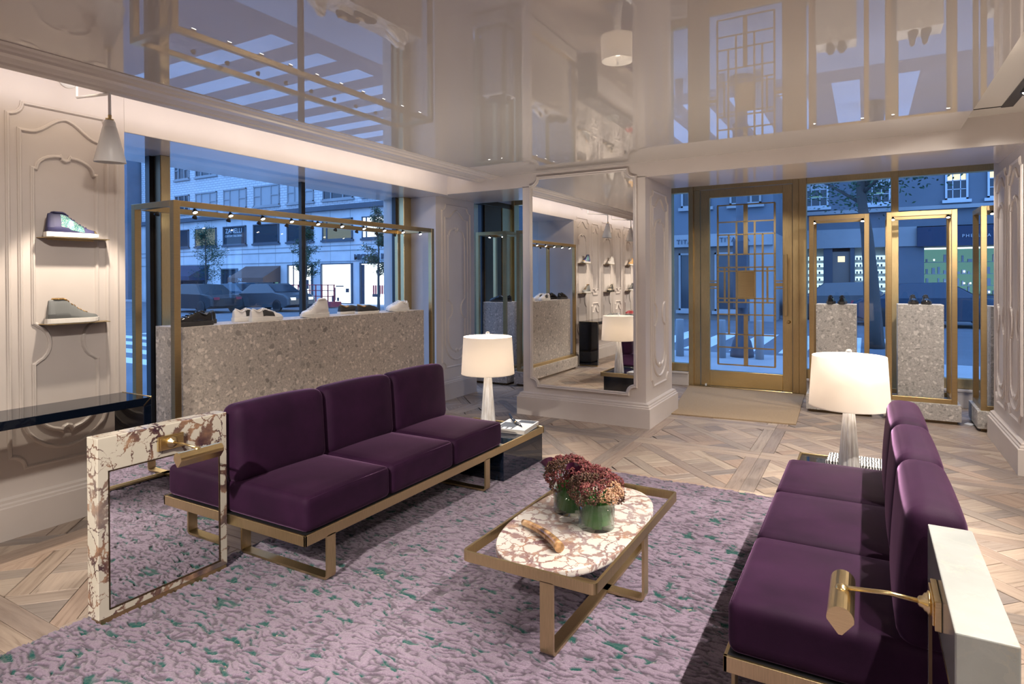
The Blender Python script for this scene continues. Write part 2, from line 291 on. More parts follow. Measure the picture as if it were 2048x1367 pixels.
def thing(name, label, cat, loc=(0, 0, 0), rz=0, group=None):
    o = bpy.data.objects.new(name, None); COL.objects.link(o); o.location = loc; o.rotation_euler = (0, 0, rz); o.empty_display_size = .1
    o['label'] = label; o['category'] = cat
    if group: o['group'] = group
    return o
def tag(o, label, cat, group=None):
    o['label'] = label; o['category'] = cat
    if group: o['group'] = group
    return o
def struct(o): o['kind'] = 'structure'; return o
def sempty(name, loc=(0, 0, 0)):
    o = bpy.data.objects.new(name, None); COL.objects.link(o); o.location = loc; o['kind'] = 'structure'; return o
def dup(o, loc, rz=None, label=None, group=None, parent=None):
    r = o.copy(); COL.objects.link(r)
    if parent is None: r.location = loc
    else: r.parent = parent
    if rz is not None: r.rotation_euler = (0, 0, rz)
    if label: r['label'] = label
    if group: r['group'] = group
    for ch in list(o.children):
        c = ch.copy(); COL.objects.link(c); c.parent = r
        for g in list(ch.children): d = g.copy(); COL.objects.link(d); d.parent = c
    return r
def rbox(mb, c, size, r, n=6, puff=(0, 0, 0)):
    """rounded, slightly crowned cushion"""
    hx, hy, hz = (k / 2 for k in size); c = Vector(c)
    def pt(p):
        q = Vector((p[0] * hx, p[1] * hy, p[2] * hz)); inn = Vector((max(-hx + r, min(hx - r, q.x)), max(-hy + r, min(hy - r, q.y)), max(-hz + r, min(hz - r, q.z))))
        d = q - inn; 
        if d.length > 1e-9: q = inn + d.normalized() * r
        ux, uy, uz = (1 - (q.x / hx) ** 2), (1 - (q.y / hy) ** 2), (1 - (q.z / hz) ** 2)
        q.x += puff[0] * uy * uz * (q.x / hx); q.y += puff[1] * ux * uz * (q.y / hy); q.z += puff[2] * ux * uy * (q.z / hz); return c + q
    def steps(h):
        e = r / h; k = [-1 + e * (1 - cos(pi / 2 * i / 4)) * 1.0 for i in range(4)]; mid = [-1 + e + (2 - 2 * e) * i / n for i in range(n + 1)]; return k + mid + [-x for x in reversed(k)]
    S = (steps(hx), steps(hy), steps(hz))
    for ax in range(3):
        u, v = [(1, 2), (2, 0), (0, 1)][ax]
        for sg in (-1, 1):
            U, V = S[u], S[v]; vs = []
            for a in U:
                for b_ in V: p = [0, 0, 0]; p[ax] = sg; p[u] = a; p[v] = b_; vs.append(pt(p))
            nv = len(V); fs = []
            for i in range(len(U) - 1):
                for j in range(nv - 1):
                    q = (i * nv + j, (i + 1) * nv + j, (i + 1) * nv + j + 1, i * nv + j + 1); fs.append(q if sg > 0 else q[::-1])
            mb.add(vs, fs, True)
    return mb
def weld(o, d=1e-5):
    bm = bmesh.new(); bm.from_mesh(o.data); bmesh.ops.remove_doubles(bm, verts=bm.verts, dist=d); bmesh.ops.recalc_face_normals(bm, faces=bm.faces); bm.to_mesh(o.data); bm.free(); return o
def text(txt, size, loc, rot, mat, name='lettering', parent=None, depth=.004, space=1.0, bold=0):
    cu = bpy.data.curves.new(name, 'FONT'); cu.body = txt; cu.size = size; cu.extrude = depth; cu.align_x = 'CENTER'; cu.align_y = 'CENTER'; cu.space_character = space; cu.offset = bold
    t = bpy.data.objects.new('tmp', cu); COL.objects.link(t); dg = bpy.context.evaluated_depsgraph_get(); me = bpy.data.meshes.new_from_object(t.evaluated_get(dg)); bpy.data.objects.remove(t)
    me.materials.clear(); me.materials.append(M[mat] if isinstance(mat, str) else mat); o = bpy.data.objects.new(name, me); COL.objects.link(o)
    o.rotation_euler = rot; o.location = loc
    if parent is not None: o.parent = parent
    return o
# ------------------------------------------------------------------ room shell
def sbox(name, mat, *b, bevel=0, parent=None):
    o = MB().box(*b).build(name, mat, parent, bevel=bevel)
    return struct(o) if parent is None else o
floor = struct(MB().box(-5.3, 4.7, -4.1, 8.95, -.14, -.0125).build('floor', 'gap'))
wl = sbox('wall_left', 'wall', -5.35, -4.35, -4.1, 2.30, 0, 2.95)
wb = sbox('wall_window', 'beamgloss', -5.35, -4.35, 2.30, 6.02, 2.505, 2.95)      # beam over the side window
wbf = MB().box(-4.352, -4.347, 2.30, 6.02, 2.507, 2.95).build('beam_face', 'wall', wb)
sbox('wall_door', 'beamgloss', -5.35, 4.7, 6.02, 6.95, 2.515, 3.0)                # deep beam before the entrance bay
struct(MB().box(-5.35, 4.7, 6.0, 6.022, 2.515, 3.0).build('trim_1', 'wall'))
wcol = sbox('wall_far_left', 'wall', -5.35, -4.52, 6.0, 6.84, 0, 2.52)
wpier = sbox('wall_centre', 'wall', -3.315, -1.912, 6.0, 6.95, 0, 2.52)
wp2 = sbox('wall_right', 'wall', 1.04, 4.7, 5.95, 7.25, 0, 2.98)
sbox('wall_back', 'wall', -4.4, 4.7, -4.1, -4.0, 0, 2.95)
sbox('wall_far_right', 'wall', 4.6, 4.7, -4.0, 5.95, 0, 2.95)
sbox('wall_entrance_right', 'wall', 2.55, 2.65, 7.25, 8.9, 0, 2.95)
sbox('wall_above_door', 'wall', -5.35, 2.65, 8.66, 8.9, 2.775, 3.0)
sbox('wall_above_window', 'wall', -5.35, -4.98, 6.84, 8.9, 2.70, 3.0)
ceil = struct(MB().box(-3.6, .65, -4.0, 6.0, 2.66, 2.78).build('ceiling', 'lacquer'))
sbox('ceiling_coffer', 'matte', .65, 4.6, -4.0, 6.0, 2.75, 2.85)
sbox('ceiling_cove', 'wall', -4.4, -3.55, -4.0, 6.02, 2.93, 3.0)
sbox('ceiling_entrance', 'wall', -5.35, 2.65, 6.9, 8.9, 2.85, 3.0)
# crown moulding between ceiling and cove: stepped profile swept along the room
prof = [(-3.600, 2.700), (-3.600, 2.656), (-3.640, 2.654), (-3.655, 2.645), (-3.690, 2.643), (-3.700, 2.632), (-3.745, 2.634), (-3.790, 2.641), (-3.820, 2.630), (-3.850, 2.628), (-3.862, 2.618), (-3.900, 2.612), (-3.918, 2.615), (-3.925, 2.63), (-3.925, 2.70)]
m_ = MB(); n_ = len(prof)
m_.add([(x, -4.0, z) for x, z in prof] + [(x, 5.998, z) for x, z in prof], [(i, (i + 1) % n_, n_ + (i + 1) % n_, n_ + i) for i in range(n_)] + [tuple(range(n_)), tuple(reversed(range(n_, 2 * n_)))])
struct(m_.build('trim_2', 'wall'))
# ---- baseboards with moulded top
def baseboard(name, path, h=.215, out=.045, closed=False):
    # path: floor polyline with the room on its left hand side
    m = MB(); pts = [Vector((x, y, 0)) for x, y in path]; n = len(pts); prof = [(0, 0), (out, 0), (out, h - .03), (out - .012, h - .025), (out - .012, h - .012), (out - .022, h - .004), (out - .022, h + .012), (.004, h + .022), (0, h + .022)]
    rs = []
    for i, p in enumerate(pts):
        a = pts[(i - 1) % n] if (closed or i) else None; c = pts[(i + 1) % n] if (closed or i < n - 1) else None
        n1 = Vector((-(p - a).y, (p - a).x, 0)).normalized() if a is not None else None; n2 = Vector((-(c - p).y, (c - p).x, 0)).normalized() if c is not None else None
        if n1 is None: n1 = n2
        if n2 is None: n2 = n1
        s = n1 + n2; s = s / max(.4, s.dot(n1)) if s.length > 1e-6 else n1
        rs.append([p + s * u + Vector((0, 0, v)) for u, v in prof])
    m.rings(rs, closed, True, False); return struct(m.build(name, 'wall'))
baseboard('baseboard_left', [(-4.35, 2.30), (-4.35, -4.0)])
baseboard('baseboard_far_left', [(-4.52, 6.84), (-4.52, 6.0), (-5.0, 6.0)], .235, .03)
baseboard('baseboard_centre', [(-3.315, 6.0), (-3.315, 6.95), (-1.912, 6.95), (-1.912, 6.0)], .225, .055, True)
baseboard('baseboard_right', [(1.04, 7.25), (1.04, 5.95), (4.6, 5.95)][::-1], .225, .05) if False else baseboard('baseboard_right', [(4.6, 5.95), (1.04, 5.95), (1.04, 7.25)], .225, .05)
# ---- applied panel mouldings
HR = [(-.013, 0), (-.012, .006), (-.006, .009), (-.004, .013), (.003, .014), (.008, .009), (.013, 0)]
def panel(parent, P, wdt, zb, zt, kind='wide', prof=HR):
    """P(u, v) -> world point; N normal"""
    pf, N = P
    def put(pts, closed=True):
        m = MB(); m.sweep([pf(u, v) for u, v in pts], prof, closed, N); m.build('panel_moulding', 'wall', parent)
    def arc(cx, cz, r, a0, a1, n=6, rz=None): return [(cx + r * cos(a0 + (a1 - a0) * i / n), cz + (rz or r) * sin(a0 + (a1 - a0) * i / n)) for i in range(n + 1)]
    a = wdt / 2; r = min(.075, wdt * .16)
    outer = arc(-a, zt, r, -pi / 2, 0) + arc(a, zt, r, pi, 1.5 * pi) + arc(a, zb, r, pi / 2, pi) + arc(-a, zb, r, 0, pi / 2)
    put(outer)
    k = wdt / .63; b_ = a - .062 * k; zs = zt - .16
    if kind == 'wide':
        top = [(-b_, zs), (-b_ * .78, zs)] + [(-b_ * .78 + b_ * .78 * t, zs + (.105 * k ** .3) * (1 - cos(pi * t)) / 2) for t in (.15, .3, .45, .6, .75, .9)] + [(0, zs + .107 * k ** .3)]
        top = top + [(-u, v) for u, v in reversed(top[:-1])]
        bot = arc(0, zb + .30 * k + .04, b_, 0, -pi, 12, .26 * k)
        put(top + bot)
        c = a - .13 * k; z2 = zs - .13
        t2 = [(-c, z2 - .09), (-c + .018, z2 - .09)] + arc(-.03 * k, z2 - .085, c - .02 - .03 * k, pi, pi / 2, 6, .085) + arc(0, z2 + .003, .028 * k, pi, 2 * pi, 4)
        t2 = t2 + arc(.03 * k, z2 - .085, c - .02 - .03 * k, pi / 2, 0, 6, .085) + [(c - .018, z2 - .09), (c, z2 - .09)]
        wz = 1.12; waist_r = [(c, wz + .125), (c - .012, wz + .118)] + arc(c + .01, wz, .10 * k, pi / 2 + .35, 1.5 * pi - .35, 8, .115) + [(c - .012, wz - .118), (c, wz - .125)]
        waist_l = [(-u, v) for u, v in waist_r[::-1]]
        bz = zb + .30 * k + .06; b2 = arc(0, bz, c, 0, -pi / 2 + .25, 6, .17 * k) + arc(0, bz - .175 * k, .03 * k, 0, pi, 4) + arc(0, bz, c, -pi / 2 - .25, -pi, 6, .17 * k)
        put(t2 + waist_r + b2 + waist_l)
    elif kind == 'narrow':
        top = [(-b_, zs), (-b_ * .6, zs), (-b_ * .3, zs + .05), (0, zs + .1)]; top = top + [(-u, v) for u, v in reversed(top[:-1])]
        put(top + [(b_, zb + .1), (b_ * .5, zb + .1), (0, zb + .05), (-b_ * .5, zb + .1), (-b_, zb + .1)])
def PL(y0, x=-4.35): return (lambda u, v: Vector((x, y0 + u, v)), (1, 0, 0))
for i in range(6):
    yc = 1.945 - 1.2 * i
    if yc < -3.6: break
    panel(wl, PL(yc), .60, .39, 2.56)
    panel(wl, PL(yc - .6), .34, 1.20, 2.50, 'narrow'); panel(wl, PL(yc - .6), .34, .39, 1.04, 'narrow')
panel(wcol, PL(6.43, -4.52), .62, .40, 2.42)
panel(wpier, (lambda u, v: Vector((-1.912, 6.475 + u, v)), (1, 0, 0)), .62, .38, 2.40)
panel(wp2, (lambda u, v: Vector((1.04, 6.28 - u, v)), (-1, 0, 0)), .50, .36, 2.42)
panel(wp2, (lambda u, v: Vector((1.04, 6.86 - u, v)), (-1, 0, 0)), .50, .36, 2.42)
# ---- wall mirror with scooped corners on the centre pier
x0, x1, z0, z1, rr = -3.205, -2.02, .325, 2.600, .085
def scoop(x0, x1, z0, z1, r, n=8):
    A = lambda cx, cz, a0, a1: [(cx + r * cos(a0 + (a1 - a0) * i / n), cz + r * sin(a0 + (a1 - a0) * i / n)) for i in range(n + 1)]
    return A(x0, z1, -pi / 2, 0) + A(x1, z1, pi, 1.5 * pi) + A(x1, z0, pi / 2, pi) + A(x0, z0, 0, pi / 2)
mr = thing('wall_mirror', 'tall wall mirror with scooped corners and white moulded frame on the centre pier', 'mirror', (-2.61, 5.99, z0))
mp_ = scoop(x0, x1, z0, z1, rr)
m = MB(); n = len(mp_); m.add([(x, 5.992, z) for x, z in mp_] + [(x, 5.9985, z) for x, z in mp_], [tuple(range(n)), tuple(reversed(range(n, 2 * n)))] + [(i, (i + 1) % n, n + (i + 1) % n, n + i) for i in range(n)]); m.build('glass', 'mirror', mr, origin=(-2.61, 5.99, z0))
m = MB(); m.sweep([Vector((x, 5.999, z)) for x, z in mp_], [(-.022, 0), (-.020, .016), (-.010, .024), (.0, .018), (.006, .022), (.016, .012), (.02, 0)], True, (0, -1, 0)); m.build('frame', 'wall', mr, origin=(-2.61, 5.99, z0))
# ------------------------------------------------------------------ windows
GLY = 8.72
w1 = sempty('window_1')      # entrance side, right of the door
def wbox(p, name, mat, *b, bevel=.004): return MB().box(*b).build(name, mat, p, bevel=bevel, seg=1)
for xa, xb in ((-.742, -.655), (.263, .34), (1.27, 1.35), (2.46, 2.55)): wbox(w1, 'mullion', 'brassdoor', xa, xb, 8.64, 8.80, 0.0, 2.775)
wbox(w1, 'header', 'brassdoor', -.655, 2.46, 8.66, 8.78, 2.69, 2.775); wbox(w1, 'bottom_rail', 'brassdoor', -.655, 2.46, 8.68, 8.78, .21, .325)
for xa, xb in ((-.655, .263), (.34, 1.27), (1.35, 2.46)):
    MB().add([(xa, 8.72, .325), (xb, 8.72, .325), (xb, 8.72, 2.69), (xa, 8.72, 2.69)], [(0, 1, 2, 3)]).build('pane', 'glass', w1)
    wbox(w1, 'sill', 'wall', xa, xb, 8.62, 8.86, 0.0, .20)
    wbox(w1, 'sill_moulding', 'wall', xa, xb, 8.60, 8.66, .185, .212)
w2 = sempty('window_2')      # sidelight and the bay left of the door
for xa, xb in ((-5.02, -4.93), (-3.74, -3.66), (-2.46, -2.38)): wbox(w2, 'mullion', 'brassdoor', xa, xb, 8.64, 8.80, 0.0, 2.775)
wbox(w2, 'header', 'brassdoor', -4.93, -2.14, 8.66, 8.78, 2.69, 2.775); wbox(w2, 'bottom_rail', 'brassdoor', -4.93, -2.14, 8.68, 8.78, .19, .30)
for xa, xb in ((-4.93, -3.74), (-3.66, -2.46), (-2.38, -2.14)):
    MB().add([(xa, 8.72, .30), (xb, 8.72, .30), (xb, 8.72, 2.69), (xa, 8.72, 2.69)], [(0, 1, 2, 3)]).build('pane', 'glass', w2)
    wbox(w2, 'sill', 'wall', xa, xb, 8.62, 8.86, 0.0, .18); wbox(w2, 'sill_moulding', 'wall', xa, xb, 8.60, 8.66, .165, .19)
w3 = sempty('window_3')      # long side window
for ya, yb, xa, mt in ((2.87, 2.95, -4.90, 'brassframe'), (5.86, 6.0, -4.90, 'brassdoor')):
    wbox(w3, 'mullion', mt, -5.04, xa, ya, yb, 0, 2.505); wbox(w3, 'gasket', 'black', -5.06, -5.0, ya - .035, ya, 0, 2.505, bevel=0)
wbox(w3, 'mullion_face', 'bronze', -5.03, -4.902, 2.866, 2.8705, 0, 2.505, bevel=0)
wbox(w3, 'thin_mullion', 'black', -5.06, -5.01, 4.385, 4.435, 0, 2.505)
wbox(w3, 'sill', 'wall', -5.2, -4.95, 2.30, 6.0, 0, .09)
for ya, yb in ((2.30, 2.835), (2.95, 4.385), (4.435, 5.825)): MB().add([(-5.04, ya, .09), (-5.04, yb, .09), (-5.04, yb, 2.505), (-5.04, ya, 2.505)], [(0, 1, 2, 3)]).build('pane', 'glass', w3)
w4 = sempty('window_4')      # side window of the entrance bay with its cased corner column
wbox(w4, 'mullion', 'brassdoor', -5.08, -4.95, 6.84, 6.90, 0, 2.70)
wbox(w4, 'corner_casing', 'bronze', -5.20, -5.0, 7.86, 8.36, 0, 2.70); wbox(w4, 'corner_casing', 'brassdoor', -5.19, -4.985, 8.36, 8.62, 0, 2.70)
wbox(w4, 'gasket', 'black', -5.08, -5.02, 7.80, 7.86, 0, 2.70, bevel=0); wbox(w4, 'header', 'bronze', -5.08, -4.98, 6.90, 8.66, 2.62, 2.70); wbox(w4, 'sill', 'wall', -5.15, -4.95, 6.9, 7.86, 0, .20)
MB().add([(-5.05, 6.90, .2), (-5.05, 7.80, .2), (-5.05, 7.80, 2.62), (-5.05, 6.90, 2.62)], [(0, 1, 2, 3)]).build('pane', 'glass', w4)
# ------------------------------------------------------------------ brass entrance door
d1 = sempty('door_1')
def D(name, mat, xa, xb, za, zb, ya=8.68, yb=8.74, bevel=.003): return MB().box(xa, xb, ya, yb, za, zb).build(name, mat, d1, bevel=bevel, seg=1)
D('door_frame', 'brassdoor', -2.14, -2.075, 0, 2.775, 8.64, 8.80); D('door_frame', 'brassdoor', -2.075, -1.99, 0, 2.71, 8.67, 8.80)
D('door_frame', 'brassdoor', -.815, -.742, 0, 2.775, 8.64, 8.80); D('door_frame', 'brassdoor', -2.075, -.742, 2.712, 2.775, 8.66, 8.79)
D('threshold', 'brasspol', -1.985, -.82, 0, .018, 8.63, 8.78)
D('stile', 'brassdoor', -1.982, -1.862, .022, 2.705); D('stile', 'brassdoor', -.938, -.822, .022, 2.705)
D('top_rail', 'brassdoor', -1.862, -.938, 2.595, 2.705); D('kick_plate', 'brasspol', -1.862, -.938, .022, .232)
MB().add([(-1.862, 8.715, .232), (-.938, 8.715, .232), (-.938, 8.715, 2.595), (-1.862, 8.715, 2.595)], [(0, 1, 2, 3)]).build('pane', 'glass', d1)
gr = 'brassframe'
def vb(x, za, zb, w=.024): D('grille_bar', gr, x - w / 2, x + w / 2, za, zb, 8.688, 8.702, 0)
def hb(z, xa, xb, w=.017): D('grille_bar', gr, xa, xb, z - w / 2, z + w / 2, 8.684, 8.698, 0)
XL, XR = -1.754, -1.032
for z in (2.481, 2.252, 2.080, 1.813, 1.638, 1.588, 1.220, 1.168, 1.003, .735, .557, .322): hb(z, XL - .006, XR + .006)
for x in (XL, XR): vb(x, .322, 2.481)
for x, s_ in ((-1.665, 1), (-1.124, 1)): vb(x, 1.168, 1.638)
for x in (-1.611, -1.181): vb(x, .735, 2.080)
for x in (-1.511, -1.279): vb(x, .557, 2.252)
vb(-1.394, 1.813, 2.481, .055); vb(-1.394, .322, 1.003, .055); vb(-1.394, 1.588, 1.638, .02); vb(-1.394, 1.168, 1.22, .02)
for xa, xb in ((-1.862, XL), (XR, -.938)): hb(1.455, xa, xb, .014); hb(1.405, xa, xb, .045); hb(1.355, xa, xb, .014)
D('centre_plate', 'brasspol', -1.492, -1.291, 1.228, 1.575, 8.672, 8.704, .004); D('centre_plate_back', gr, -1.505, -1.278, 1.215, 1.588, 8.690, 8.706, 0)
pd = MB()
for z in (2.481, 2.252, 2.080, 1.813, 1.003, .735, .557, .322):
    for dx in (-.02, 0, .02): pd.box(-1.394 + dx - .004, -1.394 + dx + .004, 8.679, 8.684, z - .004, z + .004)
for z in (2.080, 1.813, 1.638, 1.588, 1.220, 1.168, 1.003, .735):
    for x in (-1.611, -1.511, -1.279, -1.181): pd.box(x - .004, x + .004, 8.679, 8.684, z - .004, z + .004)
    pd.box(XL - .004, XL + .004, 8.679, 8.684, z - .004, z + .004); pd.box(XR - .004, XR + .004, 8.679, 8.684, z - .004, z + .004)
pd.build('grille_pins', 'bronze', d1)
D('pull_handle', 'brassdoor', -.918, -.872, 1.0, 1.80, 8.615, 8.635, .006)
for z in (1.06, 1.74): D('handle_mount', 'brassdoor', -.903, -.887, z - .02, z + .02, 8.635, 8.68, 0)
m = MB(); m.lathe([(.0, 0), (.022, .0), (.022, .008), (.010, .012), (.010, .04), (0, .04)], seg=16); lvr = m.build('latch_knob', 'brasspol', d1); lvr.rotation_euler = (pi / 2, 0, 0); lvr.location = (-.862, 8.678, .924)
MB().box(-.89, -.855, 8.632, 8.642, .918, .93).build('latch_turn', 'brasspol', d1)
D('floor_stop', 'whitemetal', -1.92, -1.90, .018, .045, 8.64, 8.67, 0)
# ------------------------------------------------------------------ Versailles parquet, every plank a piece
def clip(poly, a, b_, c):       # keep a x + b y <= c
    out = []
    for i in range(len(poly)):
        p, q = poly[i], poly[(i + 1) % len(poly)]; dp = a * p[0] + b_ * p[1] - c; dq = a * q[0] + b_ * q[1] - c
        if dp <= 0: out.append(p)
        if dp * dq < 0: t = dp / (dp - dq); out.append((p[0] + t * (q[0] - p[0]), p[1] + t * (q[1] - p[1])))
    return out
def clipbox(poly, x0, x1, y0, y1):
    for a in ((1, 0, x1), (-1, 0, -x0), (0, 1, y1), (0, -1, -y0)):
        poly = clip(poly, *a)
        if len(poly) < 3: return []
    return poly
def area(p): return abs(sum(p[i][0] * p[(i + 1) % len(p)][1] - p[(i + 1) % len(p)][0] * p[i][1] for i in range(len(p)))) / 2
PS = 1.08; BW = .098
pieces = []                       # (polygon in panel coords, grain angle)
pieces += [([(0, 0), (PS, 0), (PS, BW), (0, BW)], 0), ([(0, PS - BW), (PS, PS - BW), (PS, PS), (0, PS)], 0), ([(0, BW), (BW, BW), (BW, PS - BW), (0, PS - BW)], pi / 2), ([(PS - BW, BW), (PS, BW), (PS, PS - BW), (PS - BW, PS - BW)], pi / 2)]
r2 = sqrt(.5); step = (PS - 2 * BW) * sqrt(2) / 4; sw = .105
def rot(u, v): return (PS / 2 + (u - v) * r2, PS / 2 + (u + v) * r2)
grid = [k * step for k in range(-3, 4)]
for i, u in enumerate(grid):
    pieces.append(([rot(u - sw / 2, -1.2), rot(u + sw / 2, -1.2), rot(u + sw / 2, 1.2), rot(u - sw / 2, 1.2)], 3 * pi / 4)) if i % 2 else None
    for j, v in enumerate(grid):
        if i % 2 == 0: pieces.append(([rot(u - sw / 2, v - step + sw / 2 + (sw if 0 else 0)), rot(u + sw / 2, v - step + sw / 2), rot(u + sw / 2, v + sw / 2), rot(u - sw / 2, v + sw / 2)], 3 * pi / 4)) if 0 else None
pieces = [p for p in pieces if p]
# u strips of odd index run through; v strips of even index run through, the others are cut between them
def strip(u0, u1, v0, v1, ang): pieces.append(([rot(u0, v0), rot(u1, v0), rot(u1, v1), rot(u0, v1)], ang))
for i, u in enumerate(grid):
    if i % 2 == 0:
        edges = [-1.3] + [grid[k] for k in range(len(grid)) if k % 2 == 0] + [1.3]
        for a, b_ in zip(edges[:-1], edges[1:]): strip(u - sw / 2, u + sw / 2, a + sw / 2, b_ - sw / 2, 3 * pi / 4)
for j, v in enumerate(grid):
    us = [grid[k] for k in range(len(grid)) if k % 2 == 1]
    if j % 2 == 0:
        e = [-1.3] + us + [1.3]
        for a, b_ in zip(e[:-1], e[1:]): strip(a + sw / 2, b_ - sw / 2, v - sw / 2, v + sw / 2, pi / 4)
    else:
        e = [-1.3] + grid + [1.3]
        for a, b_ in zip(e[:-1], e[1:]): strip(a + sw / 2, b_ - sw / 2, v - sw / 2, v + sw / 2, pi / 4)
e = [-1.3] + grid + [1.3]
for a, b_ in zip(e[:-1], e[1:]):
    for c, d in zip(e[:-1], e[1:]): strip(a + sw / 2, b_ - sw / 2, c + sw / 2, d - sw / 2, pi / 4 if (int(round(a * 10)) + int(round(c * 10))) % 2 else 3 * pi / 4)
fin = []
for k, (p, a) in enumerate(pieces):
    q = p if k < 4 else clipbox(p, BW, PS - BW, BW, PS - BW)
    if len(q) >= 3 and area(q) > .0009: fin.append((q, a))
def plank_geo(q, a, seed):
    """inset polygon with a tiny chamfer and grain uv"""
    cx = sum(x for x, y in q) / len(q); cy = sum(y for x, y in q) / len(q); h = random.Random(seed).uniform(-.0008, .0006)
    def ins(d):
        out = []; n = len(q)
        for i in range(n):
            p0, p1, p2 = Vector(q[i - 1]), Vector(q[i]), Vector(q[(i + 1) % n]); d1 = (p1 - p0).normalized(); d2 = (p2 - p1).normalized(); sg = 1 if (q[1][0] - q[0][0]) * (q[2][1] - q[1][1]) - (q[1][1] - q[0][1]) * (q[2][0] - q[1][0]) > 0 else -1
            n1 = Vector((-d1.y, d1.x)) * sg; n2 = Vector((-d2.y, d2.x)) * sg; s = n1 + n2; s = s / max(.25, s.dot(n1)); out.append(p1 + s * d)
        return out
    A, B = ins(.0014), ins(.0030); n = len(q)
    vs = [(x, y, -.012) for x, y in A] + [(x, y, -.0016 + h) for x, y in A] + [(x, y, h) for x, y in B]
    fs = [tuple(2 * n + i for i in range(n))] + [(n + i, n + (i + 1) % n, 2 * n + (i + 1) % n, 2 * n + i) for i in range(n)] + [(i, (i + 1) % n, n + (i + 1) % n, n + i) for i in range(n)]
    if (q[1][0] - q[0][0]) * (q[2][1] - q[1][1]) - (q[1][1] - q[0][1]) * (q[2][0] - q[1][0]) < 0: fs = [f[::-1] for f in fs]
    uv = [((x * cos(a) + y * sin(a)), (-x * sin(a) + y * cos(a))) for x, y, z in vs]
    return vs, fs, uv
def plank_mesh(vs, fs, uv):
    me = bpy.data.meshes.new('plank'); me.from_pydata(vs, [], fs); l = me.uv_layers.new(name='g'); idx = np.empty(len(me.loops), np.int32); me.loops.foreach_get('vertex_index', idx); l.data.foreach_set('uv', np.array(uv, np.float32)[idx].ravel()); me.materials.append(M['oak']); return me
geos = [plank_geo(q, a, i) for i, (q, a) in enumerate(fin)]; pmesh = [plank_mesh(*g) for g in geos]
OX, OY = -.78 - 4 * PS, 5.535 - 9 * PS
cands = []; rest_v, rest_f, rest_uv = [], [], []
def incol(x, y): return (-3.1 < x < -2.1 and 6.2 < y < 6.8) or x < -5.2 or (x < -4.60 and y < 2.0) or x > 4.6 or y > 8.85 or y < -3.9
def hidden(x, y): return (-2.95 < x < .16 and -1.3 < y < 4.45)
for i in range(-1, 10):
    for j in range(-1, 14):
        px, py = OX + i * PS, OY + j * PS
        for k, (q, a) in enumerate(fin):
            cx = px + sum(x for x, y in q) / len(q); cy = py + sum(y for x, y in q) / len(q)
            if incol(cx, cy): continue
            v = Vector((cx, cy, 0)) - Vector((0, 0, CAMH)); dpt = v.dot(fw)
            vis = dpt > .3 and abs(v.dot(rt) / dpt * _f) < 1024 and 0 < v.dot(dn) / dpt * _f + _cy < 1367 and not hidden(cx, cy)
            if (cx < -4.35 and cy < 2.3): vis = False
            cands.append((-(area(q) / dpt ** 3) if vis else 1, i, j, k, px, py))
cands.sort()
for c_, (sc_, i, j, k, px, py) in enumerate(cands):
    if c_ < 299 and sc_ < 0:
        o = bpy.data.objects.new('plank', pmesh[k]); COL.objects.link(o); o.parent = floor; o.location = (px, py, 0)
    else:
        vs, fs, uv = geos[k]; n0 = len(rest_v); rest_v += [(x + px, y + py, z) for x, y, z in vs]; rest_f += [tuple(t + n0 for t in f) for f in fs]; rest_uv += [(u + i * 3, v + j * 5) for u, v in uv]
o = bpy.data.objects.new('parquet_planks', plank_mesh(rest_v, rest_f, rest_uv)); COL.objects.link(o); o.parent = floor; o['kind'] = 'stuff'
# ------------------------------------------------------------------ rug with carved pile
def vnoise(X, Y, seed, fx, fy):
    rs = np.random.RandomState(seed); G = rs.rand(512, 512).astype(np.float32); x = X * fx; y = Y * fy; xi = np.floor(x).astype(int); yi = np.floor(y).astype(int); xf = x - xi; yf = y - yi; xf = xf * xf * (3 - 2 * xf); yf = yf * yf * (3 - 2 * yf)
    g = lambda a, b_: G[a % 512, b_ % 512]
    return (g(xi, yi) * (1 - xf) + g(xi + 1, yi) * xf) * (1 - yf) + (g(xi, yi + 1) * (1 - xf) + g(xi + 1, yi + 1) * xf) * yf
rx0, rx1, ry0, ry1 = -3.0, .30, -1.2, 4.49
nx, ny = 640, 1000
xs = np.linspace(rx0, rx1, nx); ys = np.concatenate([np.linspace(ry0, .6, 120, endpoint=False), np.linspace(.6, ry1, ny - 120)])
X, Y = np.meshgrid(xs, ys); XW = X + .02 * (vnoise(X, Y, 5, 14, 14) - .5) * 2; YW = Y + .022 * (vnoise(X, Y, 6, 12, 12) - .5) * 2
a1 = vnoise(XW, YW, 1, 19, 66); a2 = vnoise(XW, YW, 2, 34, 90); a3 = vnoise(XW, YW, 3, 60, 110)
r1 = 1 - np.abs(2 * (.5 * vnoise(XW, YW, 11, 17, 58) + .5 * vnoise(XW, YW, 13, 34, 100)) - 1)          # ridged: thin dark grooves between pile blobs
groove = np.clip((r1 - .80) / .11, 0, 1)
pit = np.clip((.62 * a1 + .25 * a2 + .13 * a3 - .605 + .10 * (vnoise(X, Y, 9, 1.3, 1.3) - .5)) / .03, 0, 1) * np.clip((vnoise(XW, YW, 12, 16, 34) - .40) / .08, 0, 1)
H = .0105 + .002 * a2 + .003 * a3 - .0055 * groove - .0075 * pit
edge = np.minimum(np.minimum(X - rx0, rx1 - X), np.minimum(Y - ry0, ry1 - Y)); H = np.where(edge < .004, .0005, H)
V = np.stack([X, Y, H], -1).reshape(-1, 3); idx = np.arange(nx * ny).reshape(ny, nx)
Fq = np.stack([idx[:-1, :-1], idx[:-1, 1:], idx[1:, 1:], idx[1:, :-1]], -1).reshape(-1, 4)
